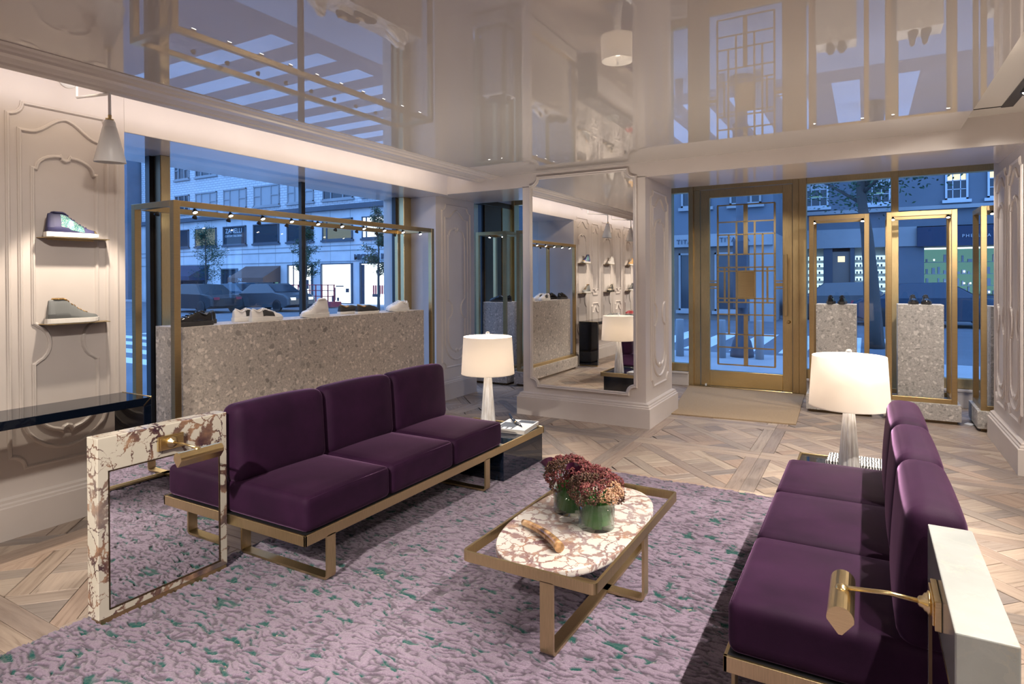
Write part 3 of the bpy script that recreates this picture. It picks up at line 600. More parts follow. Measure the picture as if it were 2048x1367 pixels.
me = bpy.data.meshes.new('rug'); me.vertices.add(len(V)); me.vertices.foreach_set('co', V.astype(np.float32).ravel()); me.loops.add(Fq.size); me.loops.foreach_set('vertex_index', Fq.astype(np.int32).ravel()); me.polygons.add(len(Fq)); me.polygons.foreach_set('loop_start', np.arange(0, Fq.size, 4, dtype=np.int32)); me.polygons.foreach_set('use_smooth', np.ones(len(Fq), bool)); me.update(calc_edges=True)
ca = me.color_attributes.new('pile', 'FLOAT_COLOR', 'POINT'); cc = np.stack([pit, groove * (1 - pit) * .8, pit * 0, pit * 0 + 1], -1).reshape(-1, 4).astype(np.float32); ca.data.foreach_set('color', cc.ravel()); me.materials.append(M['rug'])
rug = bpy.data.objects.new('rug', me); COL.objects.link(rug); tag(rug, 'large lilac carved pile rug with teal flecks under the sofas and coffee table', 'rug')
mt = MB().prism([(-2.13, 8.6), (-1.87, 6.72), (-.617, 6.83), (-.675, 8.62)], .0005, .012); tag(mt.build('door_mat', 'coir', origin=(-1.3, 7.6, 0)), 'tan coir doormat on the floor in front of the brass door', 'doormat')
# ------------------------------------------------------------------ sofas
def loopbar(mb, pts, w, t, N):
    """flat bar swept along a polyline: w = width across plane normal N, t = thickness in plane"""
    return mb.sweep([Vector(p) for p in pts], [(-t / 2, -w / 2), (t / 2, -w / 2), (t / 2, w / 2), (-t / 2, w / 2)], False, N)
def rounded_path(pts, r, n=4, closed=False):
    out = []; k = len(pts)
    for i, p in enumerate(pts):
        p = Vector(p)
        if not closed and i in (0, k - 1): out.append(p); continue
        a, c = Vector(pts[i - 1]), Vector(pts[(i + 1) % k]); d1 = (a - p).normalized() * r; d2 = (c - p).normalized() * r
        for j in range(n + 1): t = j / n; out.append(p + d1 * (1 - t) ** 2 + d2 * t ** 2)
    return out
def sofa(s, xf, y0, ylast, depth, label, loc):
    """s = +1 faces +x. xf = front plane, y0 = near end"""
    t = thing('sofa', label, 'sofa', loc); ox, oy, _ = loc
    X = lambda d: xf - s * d - ox              # d = distance behind the front plane
    Y = lambda y: y - oy
    m = MB()
    for (da, db, ya, yb) in ((0, .012, y0, ylast), (depth, depth + .012, y0, ylast), (0, depth + .012, y0, y0 + .012), (0, depth + .012, ylast - .012, ylast)):
        a, b_ = sorted((X(da), X(db))); m.box(a, b_, Y(ya), Y(yb), .233, .285)
    m.build('rail_frame', 'brassframe', t, bevel=.0015, seg=1)
    m = MB()
    for k in range(7): yy = y0 + .1 + k * .27; a, b_ = sorted((X(.012), X(depth))); m.box(a, b_, Y(yy), Y(yy + .04), .245, .262)
    a, b_ = sorted((X(.004), X(depth + .006))); m.box(a, b_, Y(y0 + .006), Y(y0 + 1.856), .262, .2845); m.build('seat_deck', 'black', t)
    for yy in (y0 + .165, y0 + 1.62):
        m = MB(); p = rounded_path([(X(.006), Y(yy), .24), (X(.006), Y(yy), .0225), (X(depth - .02), Y(yy), .0225), (X(depth - .02), Y(yy), .24)], .02)
        loopbar(m, p, .056, .012, (0, 1, 0)); m.build('sled_leg', 'brassframe', t)
    for k in range(3):
        yc = y0 + .012 + .61 * k + .305
        m = MB(); rbox(m, (X(depth / 2 + .002), Y(yc), .370), (depth - .012, .604, .172), .034, 8, (0, .0, .012)); c = weld(m.build('seat_cushion', 'velvet', t))
        m = MB(); a, b_ = sorted((X(.05), X(depth - .05))); m.tube(rounded_path([(X(.0185), Y(yc - .275), .4455), (X(.0185), Y(yc + .275), .4455)], .01), .0026, 6); m.build('piping', 'velvet', c)
        m = MB(); rbox(m, (0, 0, 0), (.15, .604, .41), .052, 8, (.012, 0, .01)); c = weld(m.build('back_cushion', 'velvet', t)); c.location = (X(depth - .095), Y(yc), .640); c.rotation_euler = (0, -s * .07, 0)
    # side table end of the frame: black lacquer top and box
    m = MB(); a, b_ = sorted((X(.014), X(depth - .002))); m.box(a, b_, Y(y0 + 1.86), Y(ylast - .013), .262, .274); m.build('table_top', 'blackglass', t, bevel=.001, seg=1)
    m = MB(); a, b_ = sorted((X(.002), X(depth - .02))); m.box(a, b_, Y(y0 + 1.84), Y(ylast - .03), .016, .2325); m.build('storage_box', 'blackglass', t, bevel=.002, seg=1)
    return t
sofa(1, -2.30, 2.02, 4.51, .675, 'long purple velvet three seat sofa on brass sled legs at left of coffee table', (-2.62, 3.25, 0))
sofa(-1, -.400, 2.045, 4.70, .655, 'purple velvet three seat sofa at right whose near end meets the pale marble panel', (-.12, 3.25, 0))
# ------------------------------------------------------------------ marble foot mirrors with picture lights
def slab(s, xf, y0, y1, thick, mat, label, cat='mirror'):
    """marble frame standing on the rug, mirror on the side facing s*x"""
    h = .818; t = thing('floor_mirror', label, cat, (xf - s * thick / 2, (y0 + y1) / 2, .016)); ox, oy, oz = t.location
    def bx(m, xa, xb, ya, yb, za, zb): a, b_ = sorted((xa, xb)); m.box(a - ox, b_ - ox, ya - oy, yb - oy, za - oz, zb - oz)
    ya, yb, za, zb = y0 + .045, y1 - .04, .06, .668
    m = MB(); X0, X1 = xf, xf - s * thick
    # one closed frame: outer box with an inset recess for the glass
    xi = xf - s * .006
    P = lambda x, y, z: (x - ox, y - oy, z - oz)
    vs = [P(X0, y0, .03), P(X0, y1, .03), P(X0, y1, h), P(X0, y0, h), P(X0, ya, za), P(X0, yb, za), P(X0, yb, zb), P(X0, ya, zb), P(xi, ya, za), P(xi, yb, za), P(xi, yb, zb), P(xi, ya, zb), P(X1, y0, .03), P(X1, y1, .03), P(X1, y1, h), P(X1, y0, h)]
    fs = [(0, 1, 5, 4), (1, 2, 6, 5), (2, 3, 7, 6), (3, 0, 4, 7), (4, 5, 9, 8), (5, 6, 10, 9), (6, 7, 11, 10), (7, 4, 8, 11), (8, 9, 10, 11), (13, 12, 15, 14), (0, 12, 13, 1), (1, 13, 14, 2), (2, 14, 15, 3), (3, 15, 12, 0)]
    if s < 0: fs = [f[::-1] for f in fs]
    m.add(vs, fs); m.build('marble_frame', mat, t, bevel=.003, seg=2)
    m = MB(); bx(m, xi + s * .001, xi + s * .003, ya + .002, yb - .002, za + .002, zb - .002); m.build('glass', 'mirror', t)
    m = MB()
    for q in ((ya, ya + .004, za, zb), (yb - .004, yb, za, zb), (ya, yb, za, za + .004), (ya, yb, zb - .004, zb)): bx(m, xi + s * .003, xf + s * .001, *q)
    m.build('glass_bead', 'bronze', t)
    m = MB(); bx(m, xf - s * .004, xf - s * (thick - .01), y0 + .01, y1 - .004, .0, .030); m.build('plinth_strip', 'brass', t)
    return t
slab(1, -2.87, 1.395, 2.013, .088, 'viola', 'low floor mirror framed in purple veined marble standing on the rug at left')
slab(-1, .147, 1.440, 2.040, .100, 'carrara', 'pale marble floor mirror panel at the near end of the right sofa')
def picture_light(s, xf, yc, z, label, yt):
    t = thing('picture_light', label, 'lamp', (xf, yc, z)); 
    m = MB(); a, b_ = sorted((s * .0005, s * .014)); m.box(a, b_, -.062, .062, -.034, .034); a, b_ = sorted((s * .014, s * .018)); m.box(a, b_, -.054, .054, -.027, .027); m.build('back_plate', 'brasspol', t, bevel=.0015, seg=1)
    m = MB(); R = lambda pr: [[(s * x, r * cos(2 * pi * k / 20), r * sin(2 * pi * k / 20)) for k in range(20)] for x, r in pr]
    m.rings(R([(.018, .026), (.022, .028), (.025, .022), (.030, .020), (.033, .014), (.040, .012), (.043, .008)])); m.build('rosette', 'brasspol', t)
    m = MB(); m.tube([(s * .043, 0, 0), (s * .10, .002, .002), (s * .19, yt * .5, -.006)], .0055, 10); m.build('arm', 'brasspol', t)
    m = MB(); m.rings([[(s * .20 + .016 * cos(2 * pi * k / 14) * sin(pi * j / 8), yt * .5 + .016 * cos(pi * j / 8), -.014 + .016 * sin(2 * pi * k / 14) * sin(pi * j / 8)) for k in range(14)] for j in range(1, 8)]); m.build('knuckle', 'brasspol', t)
    # half round reflector tube, open below, with a teardrop end
    m = MB(); y0, y1 = yt - .105, yt + .105; cr = .029
    sec = [(cr * cos(a), cr * sin(a)) for a in [pi * 1.12 * k / 14 - .06 * pi for k in range(15)]] + [(-.004, -cr * 1.25), (.004, -cr * 1.25)]
    m.rings([[(s * .20 + u, y, -.036 + v) for u, v in sec] for y in (y0, y0 + .002, y1 - .002, y1)], False, True, False); m.build('reflector_tube', 'brasspol', t)
    return t
picture_light(1, -2.87, 1.713, .735, 'brass picture light on the purple veined marble mirror frame', .02)
picture_light(-1, .147, 1.72, .740, 'brass picture light on the pale marble panel beside the right sofa', .0)
# ------------------------------------------------------------------ coffee table
ct = thing('coffee_table', 'low coffee table with brass tray frame and oval veined marble top on the rug', 'table', (-1.18, 2.72, .016)); o0 = Vector(ct.location)
x0, x1, y0, y1 = -1.482, -.886, 2.150, 3.295
L = lambda pts: [Vector(p) - o0 for p in pts]
m = MB(); m.sweep(rounded_path(L([(x0, y0, .3285), (x1, y0, .3285), (x1, y1, .3285), (x0, y1, .3285)]), .022, 5, True), [(-.006, -.0215), (.006, -.0215), (.006, .0215), (-.006, .0215)], True, (0, 0, 1)); m.build('tray_rim', 'brassframe', ct)
for pts, N in ((rounded_path([(x0 + .395, y0, .31), (x0 + .395, y0, .023), (x0 + .395, y1, .023), (x0 + .395, y1, .31)], .022), (1, 0, 0)), (rounded_path([(x0, 2.755, .31), (x0, 2.755, .023), (x1, 2.755, .023), (x1, 2.755, .31)], .022), (0, 1, 0))):
    m = MB(); loopbar(m, L(pts), .058, .012, N); m.build('sled_leg', 'brassframe', ct)
m = MB()
for xa, xb, ya, yb in ((x0, x1, 2.73, 2.78), (x0 + .37, x0 + .42, y0, y1)): m.box(xa + .006 - o0.x, xb - .006 - o0.x, ya - o0.y + .006, yb - o0.y - .006, .30 - o0.z, .312 - o0.z)
m.build('cross_rail', 'brassframe', ct)
def supere(cx, cy, a, b_, e, n=64, tilt=0): return [(cx + a * abs(cos(t)) ** (2 / e) * (1 if cos(t) >= 0 else -1) * 1.0 + tilt * (b_ * sin(t)), cy + b_ * abs(sin(t)) ** (2 / e) * (1 if sin(t) >= 0 else -1)) for t in [2 * pi * i / n for i in range(n)]]
pl = supere(-1.185, 2.70, .292, .545, 2.5)
m = MB(); rs = [[(x * k + (-1.185) * (1 - k) - o0.x, y * k + 2.70 * (1 - k) - o0.y, z - o0.z) for x, y in pl] for k, z in ((.985, .3125), (.997, .316), (1, .324), (1, .341), (.997, .345), (.99, .347))]; m.rings(rs); m.build('marble_top', 'violatop', ct)
TOPZ = .3475
# horn
def bez(p, n=16):
    out = []
    for i in range(n + 1): t = i / n; out.append(sum((Vector(q) * c for q, c in zip(p, ((1 - t) ** 3, 3 * t * (1 - t) ** 2, 3 * t * t * (1 - t), t ** 3))), Vector()))
    return out
m = MB(); hp = bez([(-1.385, 2.50, TOPZ + .017), (-1.31, 2.475, TOPZ + .022), (-1.20, 2.41, TOPZ + .028), (-1.115, 2.325, TOPZ + .024)]); m.tube(hp, [.0145 + .007 * i / 16 for i in range(17)], 16); tag(m.build('horn_ornament', 'horn', origin=(-1.25, 2.42, TOPZ)), 'polished brown horn lying on the marble coffee table', 'ornament')
# vases of sedum
def ico(mb, c, r, rnd):
    p = [(0, 0, 1), (.9, 0, .1), (0, .9, -.1), (-.9, 0, .1), (0, -.9, -.1), (0, 0, -1)]; a = rnd.uniform(0, 6.28); tl = rnd.uniform(-.6, .6)
    Mx = Matrix.Rotation(a, 3, 'Z') @ Matrix.Rotation(tl, 3, 'X'); mb.add([Vector(c) + Mx @ Vector(q) * r * rnd.uniform(.7, 1.2) for q in p], [(0, 1, 2), (0, 2, 3), (0, 3, 4), (0, 4, 1), (5, 2, 1), (5, 3, 2), (5, 4, 3), (5, 1, 4)])
def vase(cx, cy, label, flabel, seed, callas, pale):
    rnd = random.Random(seed); R, Hh = .084, .124
    v = thing('glass_vase', label, 'vase', (cx, cy, TOPZ))
    m = MB(); m.lathe([(0, .0), (R - .002, 0), (R, .003), (R, Hh), (R - .004, Hh), (R - .004, .012), (0, .012)], seg=40); m.build('glass_body', 'vaseglass', v)
    b = thing('sedum_bouquet', flabel, 'flowers', (cx, cy, TOPZ + .014))
    m = MB()
    for k in range(11):       # leaves lining the glass
        a = 2 * pi * k / 11; w = .44; n = 5; vs = []
        for i in range(n + 1):
            for j in range(3): aa = a + (j - 1) * w * (.75 - .25 * abs(i / n - .4)); rr = R - .0085 - .001 * ((k * 7) % 3); vs.append((rr * cos(aa), rr * sin(aa), .0 + .10 * i / n + .006 * ((k * 5) % 3)))
        m.add(vs, [(i * 3 + j, i * 3 + j + 1, i * 3 + j + 4, i * 3 + j + 3) for i in range(n) for j in range(2)], True)
    m.build('wrapped_leaves', 'leafg', b)
    m = MB()
    for k in range(22): a = rnd.uniform(0, 6.28); r1_ = rnd.uniform(0, R * .7); m.tube([(r1_ * cos(a), r1_ * sin(a), .0), (r1_ * cos(a) * 1.2, r1_ * sin(a) * 1.2, .15)], .003, 5)
    m.build('stems', 'leafg', b)
    heads = []
    for k in range(30):
        ph = (k + .5) / 30; el = math.asin(min(1, 1 - 1.25 * ph)) if 1 - 1.25 * ph > -1 else -.2; az = k * 2.399963; RR = .100
        c = Vector((RR * cos(el) * cos(az), RR * cos(el) * sin(az), .150 + .078 * sin(el) + rnd.uniform(-.008, .008))); heads.append(c)
    for k, c in enumerate(heads):
        m = MB(); rr = rnd.uniform(.030, .040); up = (c - Vector((0, 0, .10))).normalized()
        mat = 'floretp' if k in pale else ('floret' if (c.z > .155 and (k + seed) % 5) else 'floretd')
        for q in range(95):
            d = Vector((rnd.gauss(0, 1), rnd.gauss(0, 1), rnd.gauss(0, 1))).normalized()
            if d.dot(up) < -.35: d = -d
            p = c + d * rr * rnd.uniform(.75, 1.02); 
            if p.z < .104 and p.xy.length < R + .003: continue
            ico(m, p, rnd.uniform(.0042, .0066), rnd)
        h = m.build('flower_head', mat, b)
    for (dx, dy, dz, hd, tl) in callas:
        m = MB(); rs = []; n = 20
        for i in range(9):
            t = i / 8; r = .006 + .030 * t ** 1.6; ring = []
            for k in range(n):
                a = 2 * pi * k / n; lip = 1 + .55 * max(0, cos(a)) * t ** 3; ring.append(Vector((r * cos(a) * lip, r * sin(a), .085 * t + .03 * max(0, cos(a)) * t ** 4)))
            rs.append(ring)
        Mx = Matrix.Rotation(hd, 3, 'Z') @ Matrix.Rotation(tl, 3, 'Y'); rs = [[Vector((dx, dy, dz)) + Mx @ p for p in r] for r in rs]; m.rings(rs, False, False); m.build('calla_flower', 'calla', b)
    return v, b
vase(-1.275, 2.785, 'clear glass cylinder vase farther back on the marble table', 'rust pink sedum bouquet with two dark calla lilies in back vase', 3, [(-.085, -.02, .15, 2.6, .8), (.03, -.06, .165, -.9, .7)], (22, 26))
vase(-1.088, 2.665, 'clear glass cylinder vase nearer the front of the marble table', 'brown and crimson sedum bouquet in the front vase', 8, [], (13, 21, 18, 26))
# ------------------------------------------------------------------ table lamps
def table_lamp(loc, label, power, rb=.062):
    t = thing('table_lamp', label, 'lamp', loc)
    m = MB(); m.lathe([(0, 0), (rb * .98, 0), (rb, .006), (rb * .97, .02), (rb * .80, .15), (rb * .60, .32), (rb * .44, .44), (rb * .40, .47), (0, .47)], seg=144, rib=12, amp=.10); m.build('ribbed_base', 'lampglass', t)
    m = MB(); m.tube([(0, 0, .47), (0, 0, .52)], .008, 10); m.tube([(0, 0, .52), (.0, .0, .745)], .003, 8)
    for a in (0, 2 * pi / 3, 4 * pi / 3): m.tube([(0, 0, .742), (.203 * cos(a), .203 * sin(a), .732)], .002, 6)
    m.build('harp', 'whitemetal', t)
    zb, zt, r0, r1 = .425, .738, .225, .206
    m = MB(); m.lathe([(r0, zb), (r0 + (r1 - r0) * .5, (zb + zt) / 2), (r1, zt), (r1 - .0025, zt), (r0 - .0025, zb)], seg=64); m.lathe([(r0 + .001, zb), (r0 + .001, zb + .006)], seg=64); s = m.build('lamp_shade', 'shade', t)
    m = MB(); m.lathe([(0, .745), (.005, .745), (.006, .75), (.016, .757), (.018, .768), (.014, .778), (0, .782)], seg=20); m.build('finial', 'crystal', t)
    m = MB(); m.lathe([(0, .52), (.02, .53), (.03, .56), (.024, .59), (0, .60)], seg=16); m.build('bulb', 'bulb', t)
    l = bpy.data.lights.new('lamp_bulb_light', 'POINT'); l.energy = power; l.color = (1, .88, .74); l.shadow_soft_size = .045; lo = bpy.data.objects.new('lamp_bulb_light', l); COL.objects.link(lo); lo.parent = t; lo.location = (0, 0, .63)
    return t
table_lamp((-2.775, 4.40, .275), 'table lamp with ribbed glass base lit beside the left sofa', 36)
table_lamp((-.100, 4.26, .275), 'table lamp with ribbed glass base lit beyond the right sofa', 34)
# books, scarf, patterned box
bk = thing('book', 'thick photography book on the left side table beside the lamp', 'book', (-2.475, 4.36, .275), radians(8))
m = MB(); m.box(-.135, .135, -.17, .17, 0, .003); m.box(-.135, .135, -.17, .17, .032, .035); m.box(-.135, -.131, -.17, .17, 0, .035); m.build('cover', pm('book_cover', (.50, .52, .55), .3), bk, bevel=.001, seg=1)
MB().box(-.130, .130, -.165, .165, .003, .032).build('pages', pm('book_pages', (.72, .68, .62), .8), bk)
m = MB(); m.box(-.12, .02, -.16, .05, .035, .0355); m.box(-.02, .12, .07, .16, .035, .0355); m.build('cover_print', pm('book_print', (.05, .06, .08), .4), bk)
m = MB()
for i in range(5): m.box(-.11 + i * .045, -.085 + i * .045, -.155, -.11, .0355, .036)
m.build('cover_shapes', pm('book_shapes', (.75, .78, .82), .4), bk)
pn = thing('pen_case', 'slim black pen with gold band lying on the photography book', 'pen', (-2.50, 4.38, .311), radians(-38))
m = MB(); m.tube([(-.13, 0, .05), (-.05, 0, .022), (.02, 0, .012), (.09, 0, .010), (.14, 0, .005)], [.008, .013, .012, .009, .004], 12); m.build('barrel', 'blackglass', pn); m = MB(); m.tube([(.012, 0, .0125), (.026, 0, .0122)], .0135, 14); m.build('band', 'brasspol', pn)
bx = thing('patterned_box', 'flat black and white patterned box beneath the right table lamp', 'box', (-.06, 4.26, .2745), radians(-4))
bx.location = (.035, 4.24, .2745)
m_ = pm('zigzag_pattern', (.8, .8, .8), .4); nt, b = tree(m_); w = nn(nt, 'ShaderNodeTexWave', Scale=20, Distortion=2.5, Detail=0); w.inputs['Detail Scale'].default_value = 2.0; lk(nt, objco(nt), w.inputs[0]); lk(nt, ramp(nt, w.outputs[0], [(.48, (.02, .02, .02)), (.52, (.85, .85, .85))]), b.inputs['Base Color'])
lamp2 = [o for o in COL.objects if o.name.startswith('table_lamp') and o.location.x > -1][0]
lamp2.location = (-.092, 4.33, .275)
bx.location = (-.055, 4.545, .2745)
MB().box(-.165, .165, -.11, .11, .012, .044).build('patterned_lid', m_, bx, bevel=.002, seg=1); MB().box(-.162, .162, -.107, .107, .0, .012).build('red_base', pm('rust_red_card', (.22, .04, .025), .5), bx)
m = MB(); m.tube([(-.01, .07, .052), (.05, .06, .056), (.12, .07, .050)], [.004, .010, .006], 10); pass
# ------------------------------------------------------------------ black lacquer console on the left wall
cn = thing('console_shelf', 'long navy black lacquer waterfall console against the panelled left wall', 'console', (-4.14, -.4, 0))
def cb(name, *b, mat='blackglass', bevel=.002):
    x0, x1, y0, y1, z0, z1 = b; return MB().box(x0 + 4.14, x1 + 4.14, y0 + .4, y1 + .4, z0, z1).build(name, mat, cn, bevel=bevel, seg=1)
cb('top_slab', -4.285, -3.945, -2.4, 2.24, .71, .76); cb('end_panel', -4.285, -3.945, 2.19, 2.24, .02, .709); cb('end_panel', -4.285, -3.945, -2.4, -2.35, .02, .709); cb('foot_plate', -4.28, -3.95, 2.195, 2.235, .0, .02, mat='brass'); cb('foot_plate', -4.28, -3.95, -2.395, -2.355, .0, .02, mat='brass')
m = MB(); m.obox((-3.944 + 4.14, 2.215 + .4, .735), (.004, .068, .006), Matrix.Rotation(radians(45), 4, 'X')); m.tube([(-3.946 + 4.14, 2.2405 + .4, .7605), (-4.285 + 4.14, 2.2405 + .4, .7605)], .003, 6); m.build('mitre_line', 'brasspol', cn)
# ------------------------------------------------------------------ wall shelves, wall lamps
def shelf(y, z, label):
    t = thing('display_shelf', label, 'shelf', (-4.35, y, z)); m = MB(); m.prism([(.001, -.175), (.135, -.135), (.135, .175), (.001, .215)], -.004, 0); m.build('shelf_plate', 'brassframe', t)
    m = MB(); m.box(.001, .008, -.12, .14, -.012, -.0045); m.build('bracket', 'brassframe', t); return t
bays = [1.96 - 1.2 * i for i in range(5)]
where = ['beside the side window', 'second bay from the window', 'third bay from the window', 'fourth bay from the window', 'fifth bay from the window']
for i, y in enumerate(bays):
    for z, hi in ((1.766, 'upper'), (1.240, 'lower')): shelf(y, z, f'thin brass wall shelf, {hi} one in the panel {where[i]}')
def cone_lamp(y, label):
    t = thing('wall_lamp', label, 'lamp', (-4.35, y, 2.70)); Z = lambda z: z - 2.70
    m = MB(); m.tube(rounded_path([(.0, 0, Z(2.76)), (.115, 0, Z(2.76)), (.115, 0, Z(2.635)), (.49, 0, Z(2.600)), (.492, 0, Z(2.47))], .012), .008, 10); m.build('arm', 'whitemetal', t)
    m = MB(); m.lathe([(0, .0), (.05, 0), (.05, .012), (0, .012)], seg=20); pl_ = m.build('wall_plate', 'whitemetal', t); pl_.rotation_euler = (0, pi / 2, 0); pl_.location = (0, 0, .06)
    m = MB(); m.tube([(.492, 0, Z(2.475)), (.490, 0, Z(2.445))], .010, 10); m.tube([(.48, -.018, Z(2.452)), (.50, .018, Z(2.448))], .006, 8); m.build('swivel_joint', 'brasspol', t)
    m = MB(); m.lathe([(.0, .0), (.024, 0), (.030, -.010), (.034, -.035), (.033, -.037), (.036, -.039), (.084, -.245), (.083, -.247), (.030, -.04), (0, -.03)], seg=32); s = m.build('cone_shade', 'whitemetal', t); s.location = (.488, 0, Z(2.445)); s.rotation_euler = (radians(2), radians(3), 0)
    l = bpy.data.lights.new('wall_lamp_light', 'SPOT'); l.energy = 30; l.color = (1, .86, .70); l.spot_size = radians(74); l.spot_blend = .5; l.shadow_soft_size = .022; lo = bpy.data.objects.new('wall_lamp_light', l); COL.objects.link(lo); lo.parent = t; lo.location = (.47, 0, Z(2.20)); lo.rotation_euler = (Vector((-.34, 0, -1.0))).to_track_quat('-Z', 'Y').to_euler()
    m = MB(); m.lathe([(0, 0), (.03, 0), (.028, .012), (0, .012)], seg=16); b_ = m.build('bulb', 'bulb', t); b_.location = (.485, 0, Z(2.27))
for i, y in enumerate(bays[:4]): cone_lamp(y, f'white cone wall lamp on a bent arm, {where[i]}')
# ------------------------------------------------------------------ brass framed display cases
def case(name_label, x0, x1, y0, y1, h, base_out, bx, spots, stonem, legs=True, zb=.2, rail=.048):
    cx, cy = (x0 + x1) / 2, (y0 + y1) / 2; t = thing('display_case', name_label, 'display case', (cx, cy, 0)); w = .048
    def b_(name, mat, xa, xb, ya, yb, za, zb_, bv=.002): return MB().box(xa - cx, xb - cx, ya - cy, yb - cy, za, zb_).build(name, mat, t, bevel=bv, seg=1)
    o = base_out; b_('stone_base', stonem, x0 - o, x1 + o, y0 - o, y1 + o, .03, zb); b_('toe_strip', 'bronze', x0 - o + .03, x1 + o - .03, y0 - o + .03, y1 + o - .03, 0, .03)
    for xa in (x0, x1 - w):
        for ya in (y0, y1 - w): b_('post', 'brass', xa, xa + w, ya, ya + w, zb, h)
    for (n_, za, zz) in (('bottom_rail', zb, zb + rail), ('top_rail', h - rail, h)):
        for ya in (y0, y1 - w): b_(n_, 'brass', x0 + w, x1 - w, ya, ya + w, za, zz)
        for xa in (x0, x1 - w): b_(n_, 'brass', xa, xa + w, y0 + w, y1 - w, za, zz)
    b_('stone_block', stonem, bx[0], bx[1], bx[2], bx[3], zb, bx[4])
    for (sx, sy, face) in spots:
        s = MB(); s.lathe([(0, .028), (.010, .028), (.012, .020), (.018, .012), (.020, 0), (.017, 0), (.0, .004)], (0, 0, 0), 14); sp = s.build('spot_head', 'black', t); sp.location = (sx - cx, sy - cy, h - rail - .030)
        sp.rotation_euler = (face[1], face[0], 0)
        g = MB(); g.lathe([(0, -.001), (.0155, -.001), (.0155, .003), (0, .003)], (0, 0, 0), 12); q = g.build('spot_lens', 'bulb', sp)
    return t
vx0, vx1, vy0, vy1 = -4.735, -4.20, 2.548, 5.545
sp = [(vx1 - .03, vy0 + .18 + k * .29, (-.5, 0)) for k in range(10)] + [(vx0 + .09, vy0 + .14 + k * .30, (.45, 0)) for k in range(10)]
case('long brass framed display case with stone block in the side window', vx0, vx1, vy0, vy1, 2.065, .02, (-4.60, -4.262, 2.645, 5.43, 1.160), sp, 'stone', rail=.042)
S1 = 'warm'
case('brass framed display case with stone block just right of the door', -.552, .032, 7.63, 8.13, 2.182, .03, (-.492, -.088, 7.77, 8.05, 1.196), [(-.50, 7.66, (0, -.4)), (-.03, 7.66, (0, -.4))], 'stone2')
case('brass framed display case with stone block, middle one of three right of door', .190, .803, 7.63, 8.13, 2.182, .03, (.295, .702, 7.75, 8.05, 1.206), [(.25, 7.66, (0, -.4)), (.73, 7.66, (0, -.4))], 'stone2')
case('brass framed display case partly hidden by the right hand panelled pier', .965, 1.58, 7.42, 7.96, 2.182, .03, (1.06, 1.47, 7.55, 7.84, 1.206), [(1.06, 7.46, (0, -.4)), (1.4, 7.46, (0, -.4))], 'stone2')
case('brass framed display case in the far corner between the two piers', -4.90, -4.40, 7.46, 7.98, 2.175, .03, (-4.82, -4.46, 7.52, 7.90, 1.165), [(-4.72, 7.55, (0, -.3)), (-4.5, 7.55, (0, -.3))], 'stone')
case('brass framed display case close behind the left edge of mirror pier', -4.25, -3.68, 7.50, 8.05, 2.175, .03, (-4.05, -3.78, 7.62, 7.95, 1.165), [(-4.1, 7.55, (0, -.3)), (-3.8, 7.55, (0, -.3))], 'stone')
case('brass framed display case behind the mirror pier beside the door sidelight', -2.95, -2.395, 7.90, 8.42, 2.175, .03, (-2.87, -2.52, 8.0, 8.32, 1.165), [(-2.8, 7.95, (0, -.3)), (-2.5, 7.95, (0, -.3))], 'stone2')
# real light of the case spots
for k in range(6): lamp('case_spot_light', 'SPOT', (-4.33, 2.85 + k * .48, 1.99), 3.2, NEU, (-4.46, 2.85 + k * .48, 1.16), .012, 80, .5)
for x, y in ((-.26, 7.72), (.50, 7.72), (1.25, 7.52), (-4.65, 7.6), (-3.95, 7.7)): lamp('case_spot_light', 'SPOT', (x, y, 2.10), 9, NEU, (x, y + .18, 1.16), .02, 80, .5)
# card on the floor near the right case
tag(MB().prism([(.875, 7.655), (.935, 7.60), (.905, 7.79), (.86, 7.74)][:0] or [(.862, 7.70), (.915, 7.64), (.962, 7.72), (.905, 7.79)], .0015, .004).build('floor_card', 'whitemetal', origin=(.91, 7.71, 0)), 'small pale card lying on the floor left of the rightmost display case', 'card')
# ceiling track in the coffer
tk = thing('lighting_track', 'black lighting track recessed in the right hand ceiling', 'track light', (.90, 3.2, 2.75))
m = MB(); m.box(-.035, .035, -4.5, 2.53, -.010, -.0005); m.build('track_channel', 'black', tk); m = MB(); m.box(-.215, .035, 2.515, 2.53, -.004, -.0005); m.build('feed_wire', 'black', tk)
def track_head(y, label):
    t = thing('track_spotlight', label, 'spotlight', (.90, y, 2.7395)); m = MB(); m.tube([(0, 0, 0), (0, 0, -.028)], .014, 12); m.tube([(0, 0, -.02), (-.004, 0, -.04)], .018, 12); m.build('stem', 'black', t)
    m = MB(); m.lathe([(0, .035), (.026, .034), (.034, .02), (.036, -.05), (.032, -.05), (0, -.035)], seg=20); h = m.build('can', 'black', t); h.location = (0, 0, -.052); h.rotation_euler = (0, .5, 0)
    m = MB(); m.lathe([(0, -.042), (.031, -.042), (.031, -.046), (0, -.046)], seg=18); q = m.build('lens', 'bulb', h); return t
ys_ = [4.98, 4.60, 4.0, 3.3, 2.5]
ww = ['nearest the door end', 'second from the door end', 'third from the door end', 'fourth from the door end', 'fifth from the door end']
for y, w_ in zip(ys_, ww): track_head(y, f'small black spotlight on the ceiling track, {w_}')
